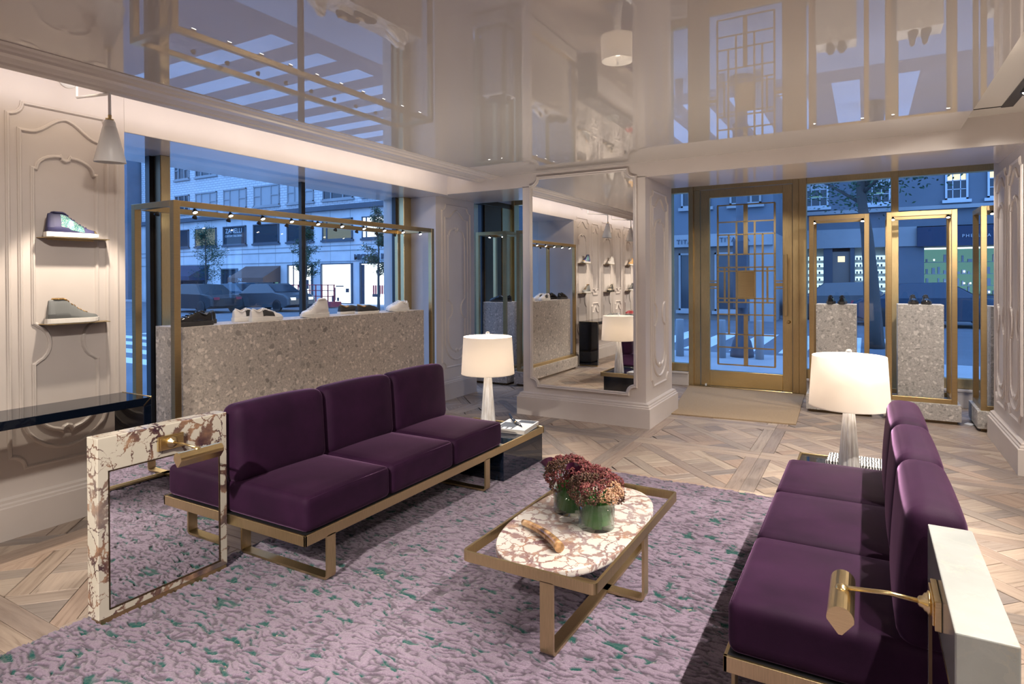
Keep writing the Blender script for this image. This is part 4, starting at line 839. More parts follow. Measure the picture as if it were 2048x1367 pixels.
# ------------------------------------------------------------------ shoes
def shoe_surface(L, kind):
    """returns S(t, a): t heel(0)..toe(1), a 0..1 over the section; bottom at z=.022"""
    def interp(tab, t):
        for (a, b_), (c, d) in zip(tab[:-1], tab[1:]):
            if t <= c: k = (t - a) / (c - a); k = k * k * (3 - 2 * k); return b_ + (d - b_) * k
        return tab[-1][1]
    k_ = L / .29
    if kind == 'high': ht = [(0, .122), (.08, .128), (.30, .128), (.38, .119), (.50, .090), (.62, .062), (.74, .044), (.84, .034), (.93, .028), (.98, .018), (1, .006)]
    elif kind == 'slip': ht = [(0, .052), (.08, .062), (.26, .048), (.40, .052), (.52, .060), (.74, .048), (.88, .036), (.96, .022), (1, .006)]
    else: ht = [(0, .064), (.07, .072), (.20, .056), (.32, .068), (.40, .078), (.56, .062), (.72, .045), (.86, .034), (.96, .022), (1, .006)]
    wd = [(0, .016), (.04, .026), (.14, .033), (.30, .032), (.50, .037), (.68, .046), (.82, .044), (.93, .030), (1, .010)]
    def S(t, a):
        h = interp(ht, t) * k_; w = interp(wd, t) * k_; th = pi * a; c, s = cos(th), sin(th); e = .55
        y = w * (abs(c) ** e) * (1 if c >= 0 else -1); z = h * (abs(s) ** (.62 if kind == 'high' and t < .42 else .8))
        tp = .52 if (kind == 'high' and t < .45) else .25
        y *= 1 - tp * (z / max(h, 1e-6)) * (1 if h > .03 else .3)
        x = -L / 2 + L * t + (.012 * (z / .13) * (1 if t < .15 else 0) * (1 - t / .15) if kind == 'high' else 0)
        return Vector((x, y, .022 * k_ + z))
    return S, wd, interp, k_, ht
def shoe(L, kind, mats, label, loc, rz, group=None, glitter=None, studs=None, side=None, lace='white_lace'):
    t = thing('sneaker' if kind != 'slip' else 'loafer', label, 'shoe', loc, rz, group); S, wd, interp, k_, ht = shoe_surface(L, kind)
    up, sole = mats; T = [0, .015, .04, .08] + [.08 + .92 * i / 24 for i in range(1, 25)]; n = 16
    m = MB(); m.rings([[S(x, a / n) for a in range(n + 1)] for x in T], False, True); m.build('upper', up, t)
    # sole: outline loft
    def out(k, z, dz=0):
        pts = [(x, interp(wd, x)) for x in [0, .02, .05, .1, .18, .3, .42, .55, .68, .78, .87, .93, .97, 1]]
        r = [(-L / 2 - .004 * k_ + (L + .009 * k_) * x, (w + .004) * k_ * k) for x, w in pts]; return [Vector((x, y, z + (max(0, (x / L + .5) - .78) ** 2 * .16 if dz else 0))) for x, y in r] + [Vector((x, -y, z + (max(0, (x / L + .5) - .78) ** 2 * .16 if dz else 0))) for x, y in reversed(r)]
    hz = (.030 if kind != 'slip' else .022) * k_
    m = MB(); m.rings([out(.94, .0, 1), out(1.0, .003, 1), out(1.0, hz * .6), out(.99, hz), out(.90, hz + .001)], False, True, False); m.build('sole', sole, t)
    # opening: dark lining and padded collar
    t0, t1 = (.04, .38) if kind == 'high' else ((.06, .40) if kind == 'slip' else (.06, .36)); col = []
    for i in range(24):
        a = 2 * pi * i / 24; tt = (t0 + t1) / 2 + (t1 - t0) / 2 * cos(a); p = S(max(.01, tt), .5); col.append(Vector((p.x + (.010 if kind == 'high' and tt < .1 else 0), (interp(wd, tt) * k_ * (.46 if kind == 'high' else .72)) * sin(a) * (.9 if kind == 'high' else 1), p.z + (.004 if kind != 'high' else .003) - (0 if kind == 'high' else .010 * abs(sin(a))))))
    m = MB(); m.tube(col, .0055 * k_, 8, True); m.build('collar', studs or up, t)
    c = sum(col, Vector()) / 24; m = MB(); m.add([Vector((c.x, c.y, c.z + .001))] + [p + Vector((0, 0, .001)) for p in col], [(0, i + 1, (i + 1) % 24 + 1) for i in range(24)]); m.build('lining', 'shoelining' if up != 'sblack' else 'black', t)
    if kind != 'slip':
        m = MB(); ta, tb = (.40, .74) if kind == 'high' else (.38, .72); nl = 7 if kind == 'high' else 5
        for i in range(nl):
            x = ta + (tb - ta) * i / (nl - 1); pts = []
            for j in range(7): a_ = .34 + .32 * j / 6; p = S(x + (.012 if j % 2 else 0), a_); q = S(x, .5); pts.append(p + Vector((0, 0, .003)))
            m.tube(pts, .0026 * k_, 6)
        m.build('laces', lace if not studs else studs, t)
    def patch(name, tr, ar, mat, off=.0016, nt_=10, na=6):
        m = MB()
        for sg in (0, 1):
            vs = []
            for i in range(nt_ + 1):
                for j in range(na + 1):
                    x = tr[0] + (tr[1] - tr[0]) * i / nt_; a = (ar(x)[0] + (ar(x)[1] - ar(x)[0]) * j / na); a = a if sg == 0 else 1 - a; p = S(x, a); c_ = Vector((p.x, 0, .03)); d = (p - c_); d.x = 0; vs.append(p + d.normalized() * off)
            fs = [(i * (na + 1) + j, (i + 1) * (na + 1) + j, (i + 1) * (na + 1) + j + 1, i * (na + 1) + j + 1) for i in range(nt_) for j in range(na)]
            m.add(vs, fs, True)
        return m.build(name, mat, t)
    if side: patch('side_panel', (.26, .68) if kind == 'high' else (.32, .66), (lambda x: (.05, .34 if kind == 'high' else .30)), side)
    if kind == 'high': patch('heel_tab', (.0, .12), (lambda x: (.04, .34)), up, .002, 4)
    patch('toe_cap', (.90, .985), (lambda x: (.03, .5)), 'brasspol' if glitter else up, .0012, 4)
    return t
def mk(name, c, r, **k): M[name] = pm(name, c, r, **k)
mk('sblack', (.012, .012, .013), .12); mk('snavy', (.03, .03, .09), .55); mk('sgrey', (.17, .18, .18), .5); mk('swhite', (.74, .70, .66), .45); mk('sblackm', (.03, .028, .027), .5); mk('shoelining', (.45, .38, .30), .8); mk('sgold', (.35, .22, .07), .35, metallic=1) if 0 else M.__setitem__('sgold', pm('tan_gold_fabric', (.42, .24, .08), .5)); mk('white_lace', (.75, .75, .75), .6); mk('dark_lace', (.02, .02, .02), .5); mk('sbeige', (.42, .36, .28), .6); mk('sred', (.30, .02, .03), .35)
M['studs'] = pm('gold_studs', (.70, .45, .18), .25, 1.); nt, b = tree(M['studs']); v = nn(nt, 'ShaderNodeTexVoronoi', Scale=240); lk(nt, objco(nt), v.inputs[0]); bump(nt, b, math_(nt, 'SUBTRACT', 1, v.outputs[0]), 1., .004)
M['glit'] = pm('green_glitter', (.1, .3, .25), .3, .7); nt, b = tree(M['glit']); v = nn(nt, 'ShaderNodeTexVoronoi', Scale=420); lk(nt, objco(nt), v.inputs[0]); sc_ = nn(nt, 'ShaderNodeSeparateColor'); lk(nt, v.outputs['Color'], sc_.inputs[0]); lk(nt, ramp(nt, sc_.outputs[0], [(0, (.02, .06, .12)), (.35, (.05, .30, .22)), (.6, (.10, .16, .36)), (.8, (.30, .62, .40)), (1, (.75, .85, .7))]), b.inputs['Base Color']); vm = nn(nt, 'ShaderNodeNormalMap') if 0 else None; bump(nt, b, sc_.outputs[1], .9, .004)
H90 = pi / 2
def wall_shoe(i, z, kind, mats, label, **kw): return shoe(.285, kind, mats, label, (-4.35 + .078, bays[i] - .015, z + .0008), H90, **kw)
wall_shoe(0, 1.766, 'high', ('snavy', 'whiteout'), 'navy high top sneaker with green glitter side on the upper wall shelf', side='glit', glitter=1, lace='snavy')
wall_shoe(0, 1.240, 'high', ('sgrey', 'whiteout'), 'grey high top sneaker with gold studded collar on the lower wall shelf', studs='studs')
wall_shoe(1, 1.766, 'high', ('swhite', 'whiteout'), 'white high top sneaker on the upper shelf of the second bay')
wall_shoe(1, 1.240, 'high', ('sbeige', 'sblackm'), 'beige high top sneaker with black trim on the lower shelf of the second bay', side='sblackm', lace='dark_lace')
wall_shoe(2, 1.766, 'high', ('sgold', 'whiteout'), 'gold high top sneaker on the upper shelf of the third bay')
wall_shoe(2, 1.240, 'high', ('sblackm', 'whiteout'), 'black high top sneaker on the lower shelf of the third bay')
wall_shoe(3, 1.766, 'high', ('swhite', 'whiteout'), 'white high top sneaker on the upper shelf of the fourth bay'); wall_shoe(3, 1.240, 'high', ('sgrey', 'whiteout'), 'grey high top sneaker on the lower shelf of the fourth bay')
for i, (y, mt, nm) in enumerate(((.95, 'sgrey', 'grey'), (-.1, 'sred', 'dark red'), (-1.2, 'sblackm', 'black'))):
    for k, dx in enumerate((0, .11)): shoe(.28, 'slip', (mt, 'whiteout'), f'{nm} loafer on the black console, {"wall side" if k == 0 else "room side"} shoe of its pair', (-4.20 + dx, y + .03 * k, .7605), H90 + .08)
pz = 1.1606
def pair(xs, ys, kind, mats, lab, dirn, L=.305, **kw):
    for k in range(2): shoe(L, kind, mats, lab % ('nearer the room' if k == 0 else 'nearer the window'), (xs[k], ys[k], pz), dirn, **kw)
pair((-4.345, -4.475), (2.775, 2.89), 'low', ('sblack', 'sblackm'), 'shiny black low sneaker on stone block behind the near post, shoe %s', -H90, lace='dark_lace')
pair((-4.345, -4.475), (3.425, 3.36), 'low', ('swhite', 'whiteout'), 'white low sneaker with black side panel on the stone block, shoe %s', H90, side='sblackm')
pair((-4.345, -4.465), (3.945, 4.06), 'high', ('swhite', 'whiteout'), 'plain white high top sneaker at the middle of stone block, shoe %s', -H90)
pair((-4.345, -4.475), (4.625, 4.52), 'slip', ('sblackm', 'whiteout'), 'black slip on shoe with gold lining on the stone block, shoe %s', H90, studs='sgold')
pair((-4.345, -4.475), (5.10, 5.22), 'low', ('swhite', 'whiteout'), 'plain white low sneaker at the far end of stone block, shoe %s', -H90)
for bx_, z, lab in ((-.29, 1.1965, 'gold flecked black low sneaker on the stone block right of the door'), (.4985, 1.2065, 'plain black low sneaker on the middle stone block'), (1.27, 1.2065, 'black low sneaker on the stone block behind right pier')):
    for k, dx in enumerate((-.058, .058)): shoe(.28, 'low', ('sblack', 'sblackm'), f'{lab}, {"left" if k == 0 else "right"} of two', (bx_ + dx, 7.90 if bx_ < 1 else 7.7, z), -H90 if bx_ > 0 else H90, lace='dark_lace')
for k, dx in enumerate((0, .12)): shoe(.28, 'low', ('sblack', 'sblackm'), f'black low sneaker on far corner stone block, {"window side" if k else "room side"} shoe', (-4.63, 7.64 + dx, 1.1655), pi, lace='dark_lace')
# ------------------------------------------------------------------ outside: street, buildings, trees
def facm(name, col, sc=(0, 0, 0)):
    m = pm(name, col, .8); nt, b = tree(m); n = noise(nt, objco(nt), .8, 5); lk(nt, ramp(nt, n.outputs[0], [(.3, tuple(x * .85 for x in col)), (.7, tuple(min(1, x * 1.06) for x in col))]), b.inputs['Base Color']); return m
M['brickpaint'] = facm('white_painted_brick', (.62, .64, .66)); nt, b = tree(M['brickpaint']); br = nn(nt, 'ShaderNodeTexBrick', Scale=1.0); br.inputs['Mortar Size'].default_value = .02; br.inputs['Brick Width'].default_value = .42; br.inputs['Row Height'].default_value = .17
br.inputs['Color1'].default_value = (.60, .62, .64, 1); br.inputs['Color2'].default_value = (.66, .68, .70, 1); br.inputs['Mortar'].default_value = (.38, .40, .43, 1); lk(nt, objco(nt, (1, 1, 1), (pi / 2, 0, 0)), br.inputs[0]); lk(nt, br.outputs[0], b.inputs['Base Color'])
M['panelw'] = facm('pale_stone_cladding', (.66, .68, .70)); M['darkband'] = facm('dark_band', (.09, .11, .14)); M['brownst'] = facm('brown_stone', (.22, .19, .17)); M['greyst'] = facm('grey_stone', (.34, .36, .38)); M['bluepaint'] = facm('blue_grey_stone', (.15, .18, .22))
M['asphalt'] = facm('asphalt', (.16, .17, .19)); M['pave'] = facm('pavement', (.42, .43, .44)); M['stripe'] = facm('road_paint', (.75, .76, .78)); M['winglass'] = pm('dark_window', (.03, .045, .06), .1); M['blind'] = pm('window_blind', (.38, .40, .42), .7); M['awnb'] = facm('navy_awning', (.03, .05, .10)); M['awnbr'] = facm('brown_awning', (.16, .10, .08)); M['litw'] = emis('shop_light_white', (.85, .95, 1), 1.5); M['litg'] = emis('shop_light_green', (.30, .72, .68), .2); M['litb'] = emis('shelf_light_blue', (.55, .82, 1), .85); M['litwarm'] = emis('warm_window_light', (1, .88, .6), .7); M['litdim'] = emis('dim_shop_light', (.35, .42, .42), .25)
M['signw'] = pm('sign_letters_pale', (.55, .60, .65), .5); M['bark'] = facm('bark', (.07, .065, .06)); M['leafd'] = rndcol('street_tree_leaves', [(0, (.012, .04, .025)), (.5, (.025, .08, .04)), (1, (.05, .13, .06))], .6); M['cloth1'] = pm('red_clothes', (.35, .05, .07), .8); M['cloth2'] = pm('dark_clothes', (.06, .06, .08), .8)
GZ = -.10
struct(MB().box(-90, 40, 8.95, 60, GZ - .3, GZ).build('ground', 'asphalt')); struct(MB().box(-90, -5.36, -30, 8.95, GZ - .3, GZ).build('ground', 'asphalt'))
struct(MB().box(-90, 40, 26.0, 28, GZ, GZ + .1).build('pavement_far', 'pave')); struct(MB().box(-7.5, 40, 8.96, 12.9, GZ, GZ + .085).build('pavement_near', 'pave')); struct(MB().box(-7.5, -5.36, -30, 8.95, GZ, GZ + .085).build('pavement_side', 'pave'))
st = MB()
for k in range(9): st.box(-9.2 - .0, -8.5, -2 + k * 1.1, -1.45 + k * 1.1, 0, .006) if 0 else st.box(-19, -8.2, 6.6 + k * .95, 7.05 + k * .95, 0, .006)
for k in range(8): st.box(-6.6 + k * 1.0, -6.1 + k * 1.0, 14.0, 18.5, 0, .006)
sO = st.build('crosswalk_stripe', 'stripe', origin=None); sO.location = (0, 0, GZ + .001); struct(sO)
FY = 28.0
def window(b, x0, x1, z0, z1, kind='sash3', glass='winglass', y=FY, depth=.28, frame='greyst'):
    w = MB(); w.box(x0, x1, y - .02, y + .01, z0, z1); f = None
    fr = MB(); t = .07
    for q in ((x0, x0 + t, z0, z1), (x1 - t, x1, z0, z1), (x0, x1, z0, z0 + t), (x0, x1, z1 - t, z1)): fr.box(q[0], q[1], y - .09, y + .0, q[2], q[3])
    fr.box(x0 - .1, x1 + .1, y - .14, y - .0, z0 - .12, z0)
    if kind == 'sash3':
        for k in (1, 2): xx = x0 + (x1 - x0) * (.28 if k == 1 else .68); fr.box(xx - .035, xx + .035, y - .08, y, z0, z1)
        zz = (z0 + z1) / 2; fr.box(x0, x0 + (x1 - x0) * .28, y - .07, y, zz - .03, zz + .03); fr.box(x0 + (x1 - x0) * .68, x1, y - .07, y, zz - .03, zz + .03)
    elif kind == 'mullion': xx = x0 + (x1 - x0) * .15; fr.box(xx - .04, xx + .04, y - .08, y, z0, z1)
    f = fr.build('window', frame, b); g = w.build('pane', glass, f); return f
bd = thing('shop_building', 'long pale brick building with rows of windows across the side street', 'building', (0, 0, 0))
MB().box(-50.5, -12.5, FY, FY + 8, 6.2, 16).build('brick_wall', 'brickpaint', bd)
MB().box(-50.5, -12.5, FY - .05, FY + 8, GZ, 5.85).build('clad_wall', 'panelw', bd); MB().box(-50.6, -12.4, FY - .35, FY + 8, 5.85, 6.15).build('cornice_band', 'darkband', bd)
ln = MB()
for z in (3.3, 3.62, 2.62): ln.box(-50.5, -12.5, FY - .085, FY - .05, z, z + .05)
for k in range(22): xx = -50 + k * 1.72; ln.box(xx, xx + .03, FY - .056, FY - .05, 0, 5.85)
ln.build('cladding_joints', 'greyst', bd)
rowsx = [(-49.3, -46.9), (-45.9, -44.1), (-43.3, -40.8), (-40.0, -37.5), (-36.7, -34.1), (-33.3, -30.85), (-30.0, -27.4), (-26.6, -24.2), (-23.4, -21.0), (-20.2, -17.8), (-17.0, -14.6)]
for i, (a, b_) in enumerate(rowsx):
    for z0, z1 in ((6.55, 7.95), (9.15, 10.55), (11.7, 13.1)): window(bd, a, b_, z0, z1, 'sash3', 'blind' if (z0 < 7 and i in (2, 3, 4, 5)) else 'winglass')
    window(bd, a, b_, 4.0, 5.32, 'mullion' if i > 5 else 'plain', {2: 'litdim', 6: 'litdim', 7: 'litw', 8: 'litw'}.get(i, 'winglass'), FY - .05, frame='darkband')
text('ZANELLI', .46, (-38.85, FY - .085, 4.98), (pi / 2, 0, 0), 'signw', 'window_lettering', bd, .005, 1.05); text('CUSTOM TAILORING', .2, (-38.85, FY - .085, 4.62), (pi / 2, 0, 0), 'signw', 'window_lettering', bd, .005); 
text('MICHAEL KORS', .47, (-25.55, FY - .12, 2.86), (pi / 2, 0, 0), 'darkband', 'sign_letters', bd, .03, 1.05, .012)
# ground floor shops: recessed lit rooms behind glass
def shop(b, x0, x1, z0, z1, back, items=(), y=FY - .05, d=.12):
    fr = MB(); t = .08
    for q in ((x0 - t, x0, z0, z1), (x1, x1 + t, z0, z1), (x0 - t, x1 + t, z1, z1 + t), (x0 - t, x1 + t, z0 - t, z0)): fr.box(q[0], q[1], y - d, y, q[2], q[3])
    f = fr.build('shopfront', 'darkband', b); MB().box(x0, x1, y - .006, y - .001, z0, z1).build('lit_interior', back, f)
    if items:
        m = MB()
        for q in items: m.box(q[0], q[1], y - .05, y - .008, q[2], q[3])
        m.build('display_items', 'cloth2', f)
    return f
shop(bd, -33.15, -31.0, .45, 2.42, 'litw', [(-32.75, -32.68, .45, 2.42), (-32.2, -31.9, 1.0, 1.4), (-31.6, -31.3, .9, 1.5)])
shop(bd, -30.05, -27.5, .05, 2.45, 'litw', [(-29.0, -28.9, .2, 1.0), (-28.85, -28.2, 1.05, 1.12), (-28.0, -27.75, .7, .95), (-29.2, -28.95, .05, .5), (-28.75, -28.6, .15, .38)])
f = shop(bd, -26.7, -24.4, -.05, 2.45, 'litw', [(-26.68, -26.45, -.05, 2.4), (-25.8, -25.2, .45, .62)])
m = MB()
for k in range(7): m.box(-25.75 + k * .17, -25.66 + k * .17, FY - .11, FY - .06, .62, 1.15)
m.build('hanging_clothes', 'cloth1', f)
shop(bd, -22.4, -19.6, .05, 2.45, 'litw', [(-21.4, -21.3, .05, 2.4)]); shop(bd, -18.5, -15.3, -.05, 3.0, 'litw', [(-17.6, -17.5, .05, 3.0), (-16.6, -16.5, .05, 3.0)])
window(bd, -20.2, -17.8, 4.0, 5.32, 'mullion', 'litw', FY - .06, frame='darkband')
# awnings, doorway and poster
def awning(x0, x1, z0, z1, dep, mat, lab_side=True):
    m = MB(); y = FY - .06; m.add([(x0, y, z1), (x1, y, z1), (x1, y - dep, z0 + .3), (x0, y - dep, z0 + .3), (x0, y - dep, z0), (x1, y - dep, z0), (x0, y, z0), (x1, y, z0)], [(0, 1, 2, 3), (3, 2, 5, 4), (0, 3, 4, 6), (1, 7, 5, 2)]); return m.build('awning', mat, bd)
a_ = awning(-37.6, -34.0, 1.35, 2.45, 1.4, 'awnbr'); text('790', .3, (-36.3, FY - 1.48, 1.5), (pi / 2, 0, 0), 'signw', 'awning_number', bd, .005)
awning(-46.5, -41.8, 1.5, 2.6, 1.5, 'awnb')
shop(bd, -35.8, -34.9, -.1, 1.1, 'winglass'); shop(bd, -34.55, -34.1, .0, 1.9, 'litg'); shop(bd, -45.5, -42.3, -.1, 1.4, 'winglass', [(-45.2, -45.0, -.1, 1.3)]); shop(bd, -43.9, -43.0, .2, 1.0, 'litw')
f = shop(bd, -40.15, -38.5, .5, 2.25, 'winglass')
m = MB(); m.prism(supere(-39.3, 1.62, .17, .22, 2), 0, .004); m.add([(-39.75, .55, .0), (-38.9, .55, 0), (-39.0, 1.25, 0), (-39.2, 1.42, 0), (-39.4, 1.42, 0), (-39.62, 1.25, 0)], [(0, 1, 2, 3, 4, 5)]); p_ = m.build('poster_print', pm('poster_figure', (.20, .26, .30), .5), f); p_.rotation_euler = (pi / 2, 0, 0); p_.location = (0, FY - .062, 0)
# older dark building at the far left of the view
b2 = thing('corner_building', 'dark stone corner building at the far left beyond the side window', 'building', (-58, 20, 0)); b2.location = (0, 0, 0)
MB().box(-75, -50.7, FY - 1.0, FY + 8, GZ, 16).build('stone_wall', 'bluepaint', b2)
for xx in (-73, -69.5, -66, -62.5, -59, -55.5, -52.8):
    for z in (1.0, 4.4, 7.6, 10.8): window(b2, xx - .8, xx + .8, z, z + 2.0, 'plain', 'litwarm' if (xx == -52.8 and z == 7.6) else 'winglass', FY - 1.0)
# building opposite the door with a dark shopfront
b3 = thing('dark_shopfront_building', 'dark shopfront building with pale lettered fascia seen through brass door', 'building', (0, 0, 0)); Y3 = 24.0
MB().box(-11.0, -2.9, Y3, Y3 + 6, 3.15, 14).build('upper_wall', 'bluepaint', b3); MB().box(-11.0, -2.9, Y3 - .25, Y3 + 6, 2.68, 3.15).build('fascia', 'greyst', b3); MB().box(-11, -3.7, Y3, Y3 + 6, GZ, 2.68).build('shop_wall', 'brownst', b3); MB().box(-3.7, -2.9, Y3 - .1, Y3 + 6, GZ, 2.68).build('shop_pier', 'greyst', b3)
for a, c in ((-10.6, -8.6), (-8.3, -6.75), (-6.3, -5.2), (-4.95, -3.9)): window(b3, a, c, .25, 2.45, 'plain', 'winglass', Y3)
for a, c in ((-10.4, -9.2), (-8.4, -7.2), (-6.2, -5.1), (-4.4, -3.3)):
    for z in (4.2, 7.2, 10.2): window(b3, a, c, z, z + 1.9, 'sash3', 'winglass', Y3)
text('TITANIA', .25, (-4.2, Y3 - .27, 2.90), (pi / 2, 0, 0), 'darkband', 'sign_letters', b3, .01, 1.15); text('TITANIA', .25, (-5.8, Y3 - .27, 2.87), (pi / 2, 0, 0), 'darkband', 'sign_letters', b3, .01, 1.15)
# right hand shops across the street
b4 = thing('glass_front_shops', 'row of lit glass fronted shops across the street on the right', 'building', (0, 0, 0)); Y4 = 30.0
MB().box(-2.9, 22, Y4, Y4 + 6, 3.55, 16).build('upper_wall', 'bluepaint', b4); MB().box(-2.9, 1.8, Y4 - .12, Y4 + 6, 2.75, 3.55).build('shop_fascia', 'greyst', b4); MB().box(1.8, 22, Y4 - .3, Y4 + 6, 2.72, 3.5).build('shop_fascia', 'awnb', b4); MB().box(-2.9, 22, Y4 - .25, Y4 + 6, 4.2, 4.35).build('string_course', 'greyst', b4)
MB().box(-2.9, 22, Y4 + .9, Y4 + 6, GZ, 2.75).build('shop_back_wall', 'greyst', b4)
for a, c in ((-2.9, -2.3), (-1.6, -1.25), (-.58, -.42), (.75, 2.05), (4.9, 5.3), (9, 9.4), (14, 14.4)): MB().box(a, c, Y4 - .05, Y4 + .95, GZ, 2.75).build('shop_pier', 'bluepaint' if a > 0 else 'darkband', b4)
sh = MB(); its = MB()
for (a, c) in ((-2.25, -1.62), (-.40, .72)):
    for k in range(6):
        z = .75 + k * .30; sh.box(a, c, Y4 + .62, Y4 + .70, z, z + .17)
        for q in range(int((c - a) / .13)): its.box(a + .04 + q * .13, a + .10 + q * .13, Y4 + .52, Y4 + .6, z, z + .10)
sh.build('lit_shelves', 'litb', b4); its.build('shelf_goods', 'darkband', b4)
MB().box(-1.25, -.58, Y4 + .05, Y4 + .15, .3, 2.6).build('shop_door', 'brownst', b4); MB().box(-1.05, -.78, Y4 + .04, Y4 + .05, 2.15, 2.4).build('door_notice', 'litwarm', b4)
MB().box(-2.9, 2.0, Y4 - .05, Y4 + .9, GZ, .62).build('stall_riser', 'greyst', b4); MB().box(2.05, 22, Y4 - .05, Y4 + .9, GZ, .75).build('stall_riser', 'darkband', b4)
MB().box(2.05, 4.9, Y4 + .80, Y4 + .88, .8, 2.7).build('lit_back_wall', 'litg', b4); MB().box(5.3, 9, Y4 + .80, Y4 + .88, .8, 2.7).build('lit_back_wall', 'litg', b4)
lt = MB(); it = MB(); rr_ = random.Random(4)
for (a, c) in ((2.1, 4.85), (5.35, 8.9)):
    lt.box(a, c, Y4 + .5, Y4 + .58, 2.62, 2.68)
    for z in (1.15, 1.62, 2.1): it.box(a, c, Y4 + .45, Y4 + .75, z - .02, z)
    for k in range(int((c - a) / .2)):
        for z in (.8, 1.15, 1.62, 2.1):
            if rr_.random() < .8: w_ = rr_.uniform(.05, .14); h_ = rr_.uniform(.08, .3); it.box(a + .05 + k * .2, a + .05 + k * .2 + w_, Y4 + .5, Y4 + .7, z, z + h_)
            if rr_.random() < .18: lt.box(a + .1 + k * .2, a + .15 + k * .2, Y4 + .44, Y4 + .48, z + .05, z + .12)
lt.build('shop_lights', 'litw', b4); it.build('shelf_goods', 'greyst', b4)
text('PHEBUTA', .17, (3.72, Y4 - .33, 3.09), (pi / 2, 0, 0), 'signw', 'sign_letters', b4, .01, 1.35)
for a, c in ((-2.4, -1.4), (-.1, .9), (2.75, 3.50), (4.10, 4.9), (5.9, 6.8), (8, 9)):
    f = window(b4, a, c, 4.55, 5.75, 'plain', 'winglass', Y4, frame='signw'); m = MB(); m.box(a + .08, c - .08, Y4 - .03, Y4 - .022, 5.3, 5.68); m.build('lit_upper_pane', 'litwarm', f) if a in (2.75, 4.10) else m.build('lit_upper_pane', 'blind', f)
    m = MB()
    for k in (1, 2): m.box(a + (c - a) * k / 3 - .015, a + (c - a) * k / 3 + .015, Y4 - .06, Y4 - .03, 4.6, 5.7)
    for z in (4.95, 5.3): m.box(a, c, Y4 - .06, Y4 - .03, z, z + .03)
    m.build('glazing_bars', 'signw', f)
    if a < 1: m = MB(); m.box(a + .25, c - .25, Y4 - .045, Y4 - .04, 4.98, 5.04); m.build('strip_light', 'litg', f)
# building mass closing the side street at the left
b5 = thing('side_street_building', 'plain dark building beyond the far left end of the side street', 'building', (0, 0, 0)); MB().box(-95, -90, -30, 27, GZ, 14).build('wall', 'bluepaint', b5)
# ---- trees
def tree_(x, y, h, spread, n, label, seed, trunk=.07, lean=0, low=.35, cat='tree'):
    r_ = random.Random(seed); t = thing('street_tree', label, cat, (x, y, GZ)); m = MB(); tp = [(0, 0, 0)] + [(lean * k / 6 + r_.uniform(-.04, .04), r_.uniform(-.04, .04), h * .92 * k / 6) for k in range(1, 7)]
    m.tube(tp, [trunk * (1 - .8 * k / 6) for k in range(7)], 8); lv = MB(); nb = 26
    for k in range(nb):
        z = h * (low + (1 - low) * r_.random() ** .8 * .95); a = r_.uniform(0, 6.28); f_ = (z / h - low) / (1 - low); L_ = spread * (1 - .65 * abs(f_ * 1.3 - .35)) * r_.uniform(.6, 1.05); base = Vector((lean * z / h, 0, z - .15 * L_)); tip = Vector((lean * z / h + L_ * cos(a), L_ * sin(a), z + .35 * L_)); m.tube([base, (base + tip) / 2 + Vector((0, 0, .05)), tip], [trunk * .22, trunk * .15, .006], 5)
        for q in range(n // nb):
            p = base.lerp(tip, r_.uniform(.25, 1.1)) + Vector((r_.gauss(0, .13), r_.gauss(0, .13), r_.gauss(0, .13))) * spread; d = Vector((r_.gauss(0, 1), r_.gauss(0, 1), r_.gauss(0, .6))).normalized(); w = d.cross(Vector((r_.random(), r_.random(), r_.random()))).normalized() * .024; l_ = d * .05; lv.add([p - l_, p + w, p + l_, p - w], [(0, 1, 2, 3)])
    m.build('trunk', 'bark', t); o = lv.build('foliage', 'leafd', t); o['kind'] = 'stuff'; return t
def at_(px, py_, Yp):      # street layout helper: ground position under an image column
    d = fw + rt * ((px - 1024) / _f); return d.x / d.y * Yp
tree_(at_(757, 0, 20.0), 20.0, 4.7, .62, 3600, 'slim young street tree in front of the pale building, right of mullion', 1)
tree_(at_(612, 0, 21.0), 21.0, 4.7, .66, 3600, 'slim young street tree seen behind the thin dark window mullion', 2)
tree_(at_(412, 0, 22.0), 22.0, 4.6, 1.2, 3200, 'street tree with spreading twigs near the navy awning at left', 3)
tb = tree_(at_(1750, 0, 16.0), 16.0, 5.6, 2.3, 7800, 'large street tree with forked dark trunk opposite the right display cases', 5, .20, -.35, .55)
# bollards and street clutter near the door
bo = thing('bollard', 'grey steel bollard outside the sidelight left of the door', 'bollard', (-3.13, 11.95, GZ + .085)); m = MB(); m.lathe([(0, 0), (.075, 0), (.075, .70), (.068, .72), (0, .725)], seg=20); m.build('post', 'greyst', bo)
for x, y, l in ((-2.37, 12.07, 'grey steel bollard seen through the left part of door grille'), (-1.71, 12.16, 'grey steel bollard seen through the right part of door grille')): dup(bo, (x, y, GZ + .085), label=l)
lp = thing('lamp_post', 'thick dark street lamp post seen through the middle of the door', 'lamp post', (-2.06, 12.4, GZ + .085)); m = MB(); m.lathe([(0, 0), (.22, 0), (.22, .08), (.17, .3), (.14, .35), (.11, .5), (.10, 4.6), (0, 4.6)], seg=16); m.build('post', 'darkband', lp); m = MB(); m.box(-.1, .14, -.35, -.11, .95, 2.2); m.build('signal_cabinet', 'darkband', lp)
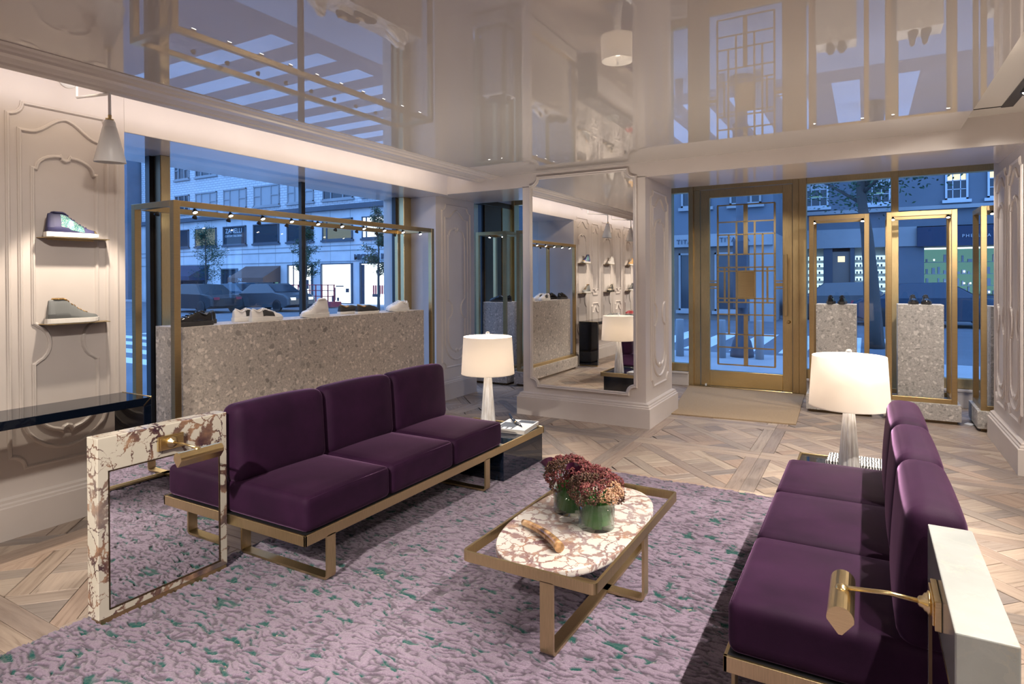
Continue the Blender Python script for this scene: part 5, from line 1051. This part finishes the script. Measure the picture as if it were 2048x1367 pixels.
# scissor lift fence (red) and cars
sl = thing('red_barrier', 'red steel barrier frame standing in front of the lit shops', 'barrier', (at_(620, 0, 25.2), 25.2, GZ)); m = MB()
for z in (.62, .95, 1.28): m.box(-2.0, 2.0, -.03, .03, z, z + .045)
for k in range(9): m.box(-2.0 + k * .49, -1.955 + k * .49, -.03, .03, .2, 1.32)
m.build('rails', 'cloth1', sl); m = MB(); m.box(-2.1, 2.1, -.4, .4, .05, .34); m.build('base', 'cloth1', sl)
def car(x, y, rz, label, col, L=4.5):
    t = thing('car', label, 'car', (x, y, GZ), rz); Wd = .88
    pr = [(-2.25, .35), (-2.22, .72), (-1.95, .88), (-1.45, .93), (-.85, 1.38), (.45, 1.42), (1.15, .98), (1.95, .86), (2.22, .68), (2.25, .35), (1.9, .22), (-1.9, .22)]; m = MB(); rs = []
    for yy, k in ((-Wd, .97), (-Wd + .08, 1), (Wd - .08, 1), (Wd, .97)): rs.append([(x_ * k, yy if z_ < 1 else yy * .80, z_ * (1 if z_ < 1 else 1)) for x_, z_ in pr])
    m.rings(rs, False, True, False); m.build('body', pm('car_paint', col, .25), t, bevel=.03, seg=2)
    m = MB()
    for s in (-1, 1): m.add([(-1.25, s * Wd * .9, .96), (-.80, s * Wd * .815, 1.32), (.40, s * Wd * .815, 1.35), (.95, s * Wd * .9, 1.0)], [(0, 1, 2, 3)])
    m.add([(.56, -.66, 1.36), (.56, .66, 1.36), (1.16, .72, 1.0), (1.16, -.72, 1.0)], [(0, 1, 2, 3)]); m.build('side_glass', 'winglass', t)
    for xx in (-1.4, 1.4):
        for s in (-1, 1): m = MB(); m.rings([[(xx + .31 * r * cos(2 * pi * k / 20), s * Wd + dy, .31 + .31 * r * sin(2 * pi * k / 20)) for k in range(20)] for dy, r in ((-.11 * s, .9), (-.1 * s, 1), (.02 * s, 1), (.03 * s, .7))], False, True, False); m.build('wheel', 'black', t)
    m = MB()
    for s in (-1, 1): m.box(2.16, 2.235, s * .55 - .14, s * .55 + .14, .60, .72)
    m.build('headlight', 'litw', t); m = MB()
    for s in (-1, 1): m.box(-2.235, -2.17, s * .6 - .14, s * .6 + .14, .66, .78)
    m.build('tail_light', 'cloth1', t); return t
car(at_(400, 0, 19.0), 19.0, pi, 'black car in the side street behind the near display case post', (.02, .025, .03)); car(at_(480, 0, 24.2), 24.2, 0, 'blue car parked before the pale building near the poster', (.02, .06, .10)); car(at_(545, 0, 21.5), 21.5, 0, 'dark grey car in the side street before the brown awning', (.07, .08, .09))
car(at_(1860, 0, 24.0), 24.0, 0, 'blue grey car passing the lit shops on the right', (.03, .05, .08)); car(at_(1700, 0, 26.5), 26.5, 0, 'grey car parked before the shelf lit shop', (.12, .13, .14))

# ------------------------------------------------------------------ groups of alike things
GR = {'sofa': 'purple velvet sofas facing each other', 'floor_mirror': 'marble framed floor mirrors at the sofa ends', 'picture_light': 'brass picture lights', 'glass_vase': 'glass vases on the coffee table', 'sedum_bouquet': 'sedum bouquets on the coffee table', 'table_lamp': 'lit table lamps on the side tables', 'display_shelf': 'brass shelves on the panelled wall', 'wall_lamp': 'white cone wall lamps', 'display_case': 'brass framed display cases', 'track_spotlight': 'spotlights on the ceiling track', 'bollard': 'bollards outside the door', 'street_tree': 'street trees outside', 'car': 'cars in the street'}
for o in COL.objects:
    if o.parent is None and 'label' in o.keys() and 'group' not in o.keys():
        bn = o.name.split('.')[0]
        if bn in GR: o['group'] = GR[bn]
        elif bn in ('sneaker', 'loafer'): o['group'] = 'shoes on the wall shelves' if (o.location.x < -4.2 and o.location.y < 2.2 and o.location.z > 1) else ('shoes on the black console' if o.location.z < .9 else 'shoes on the stone display blocks')
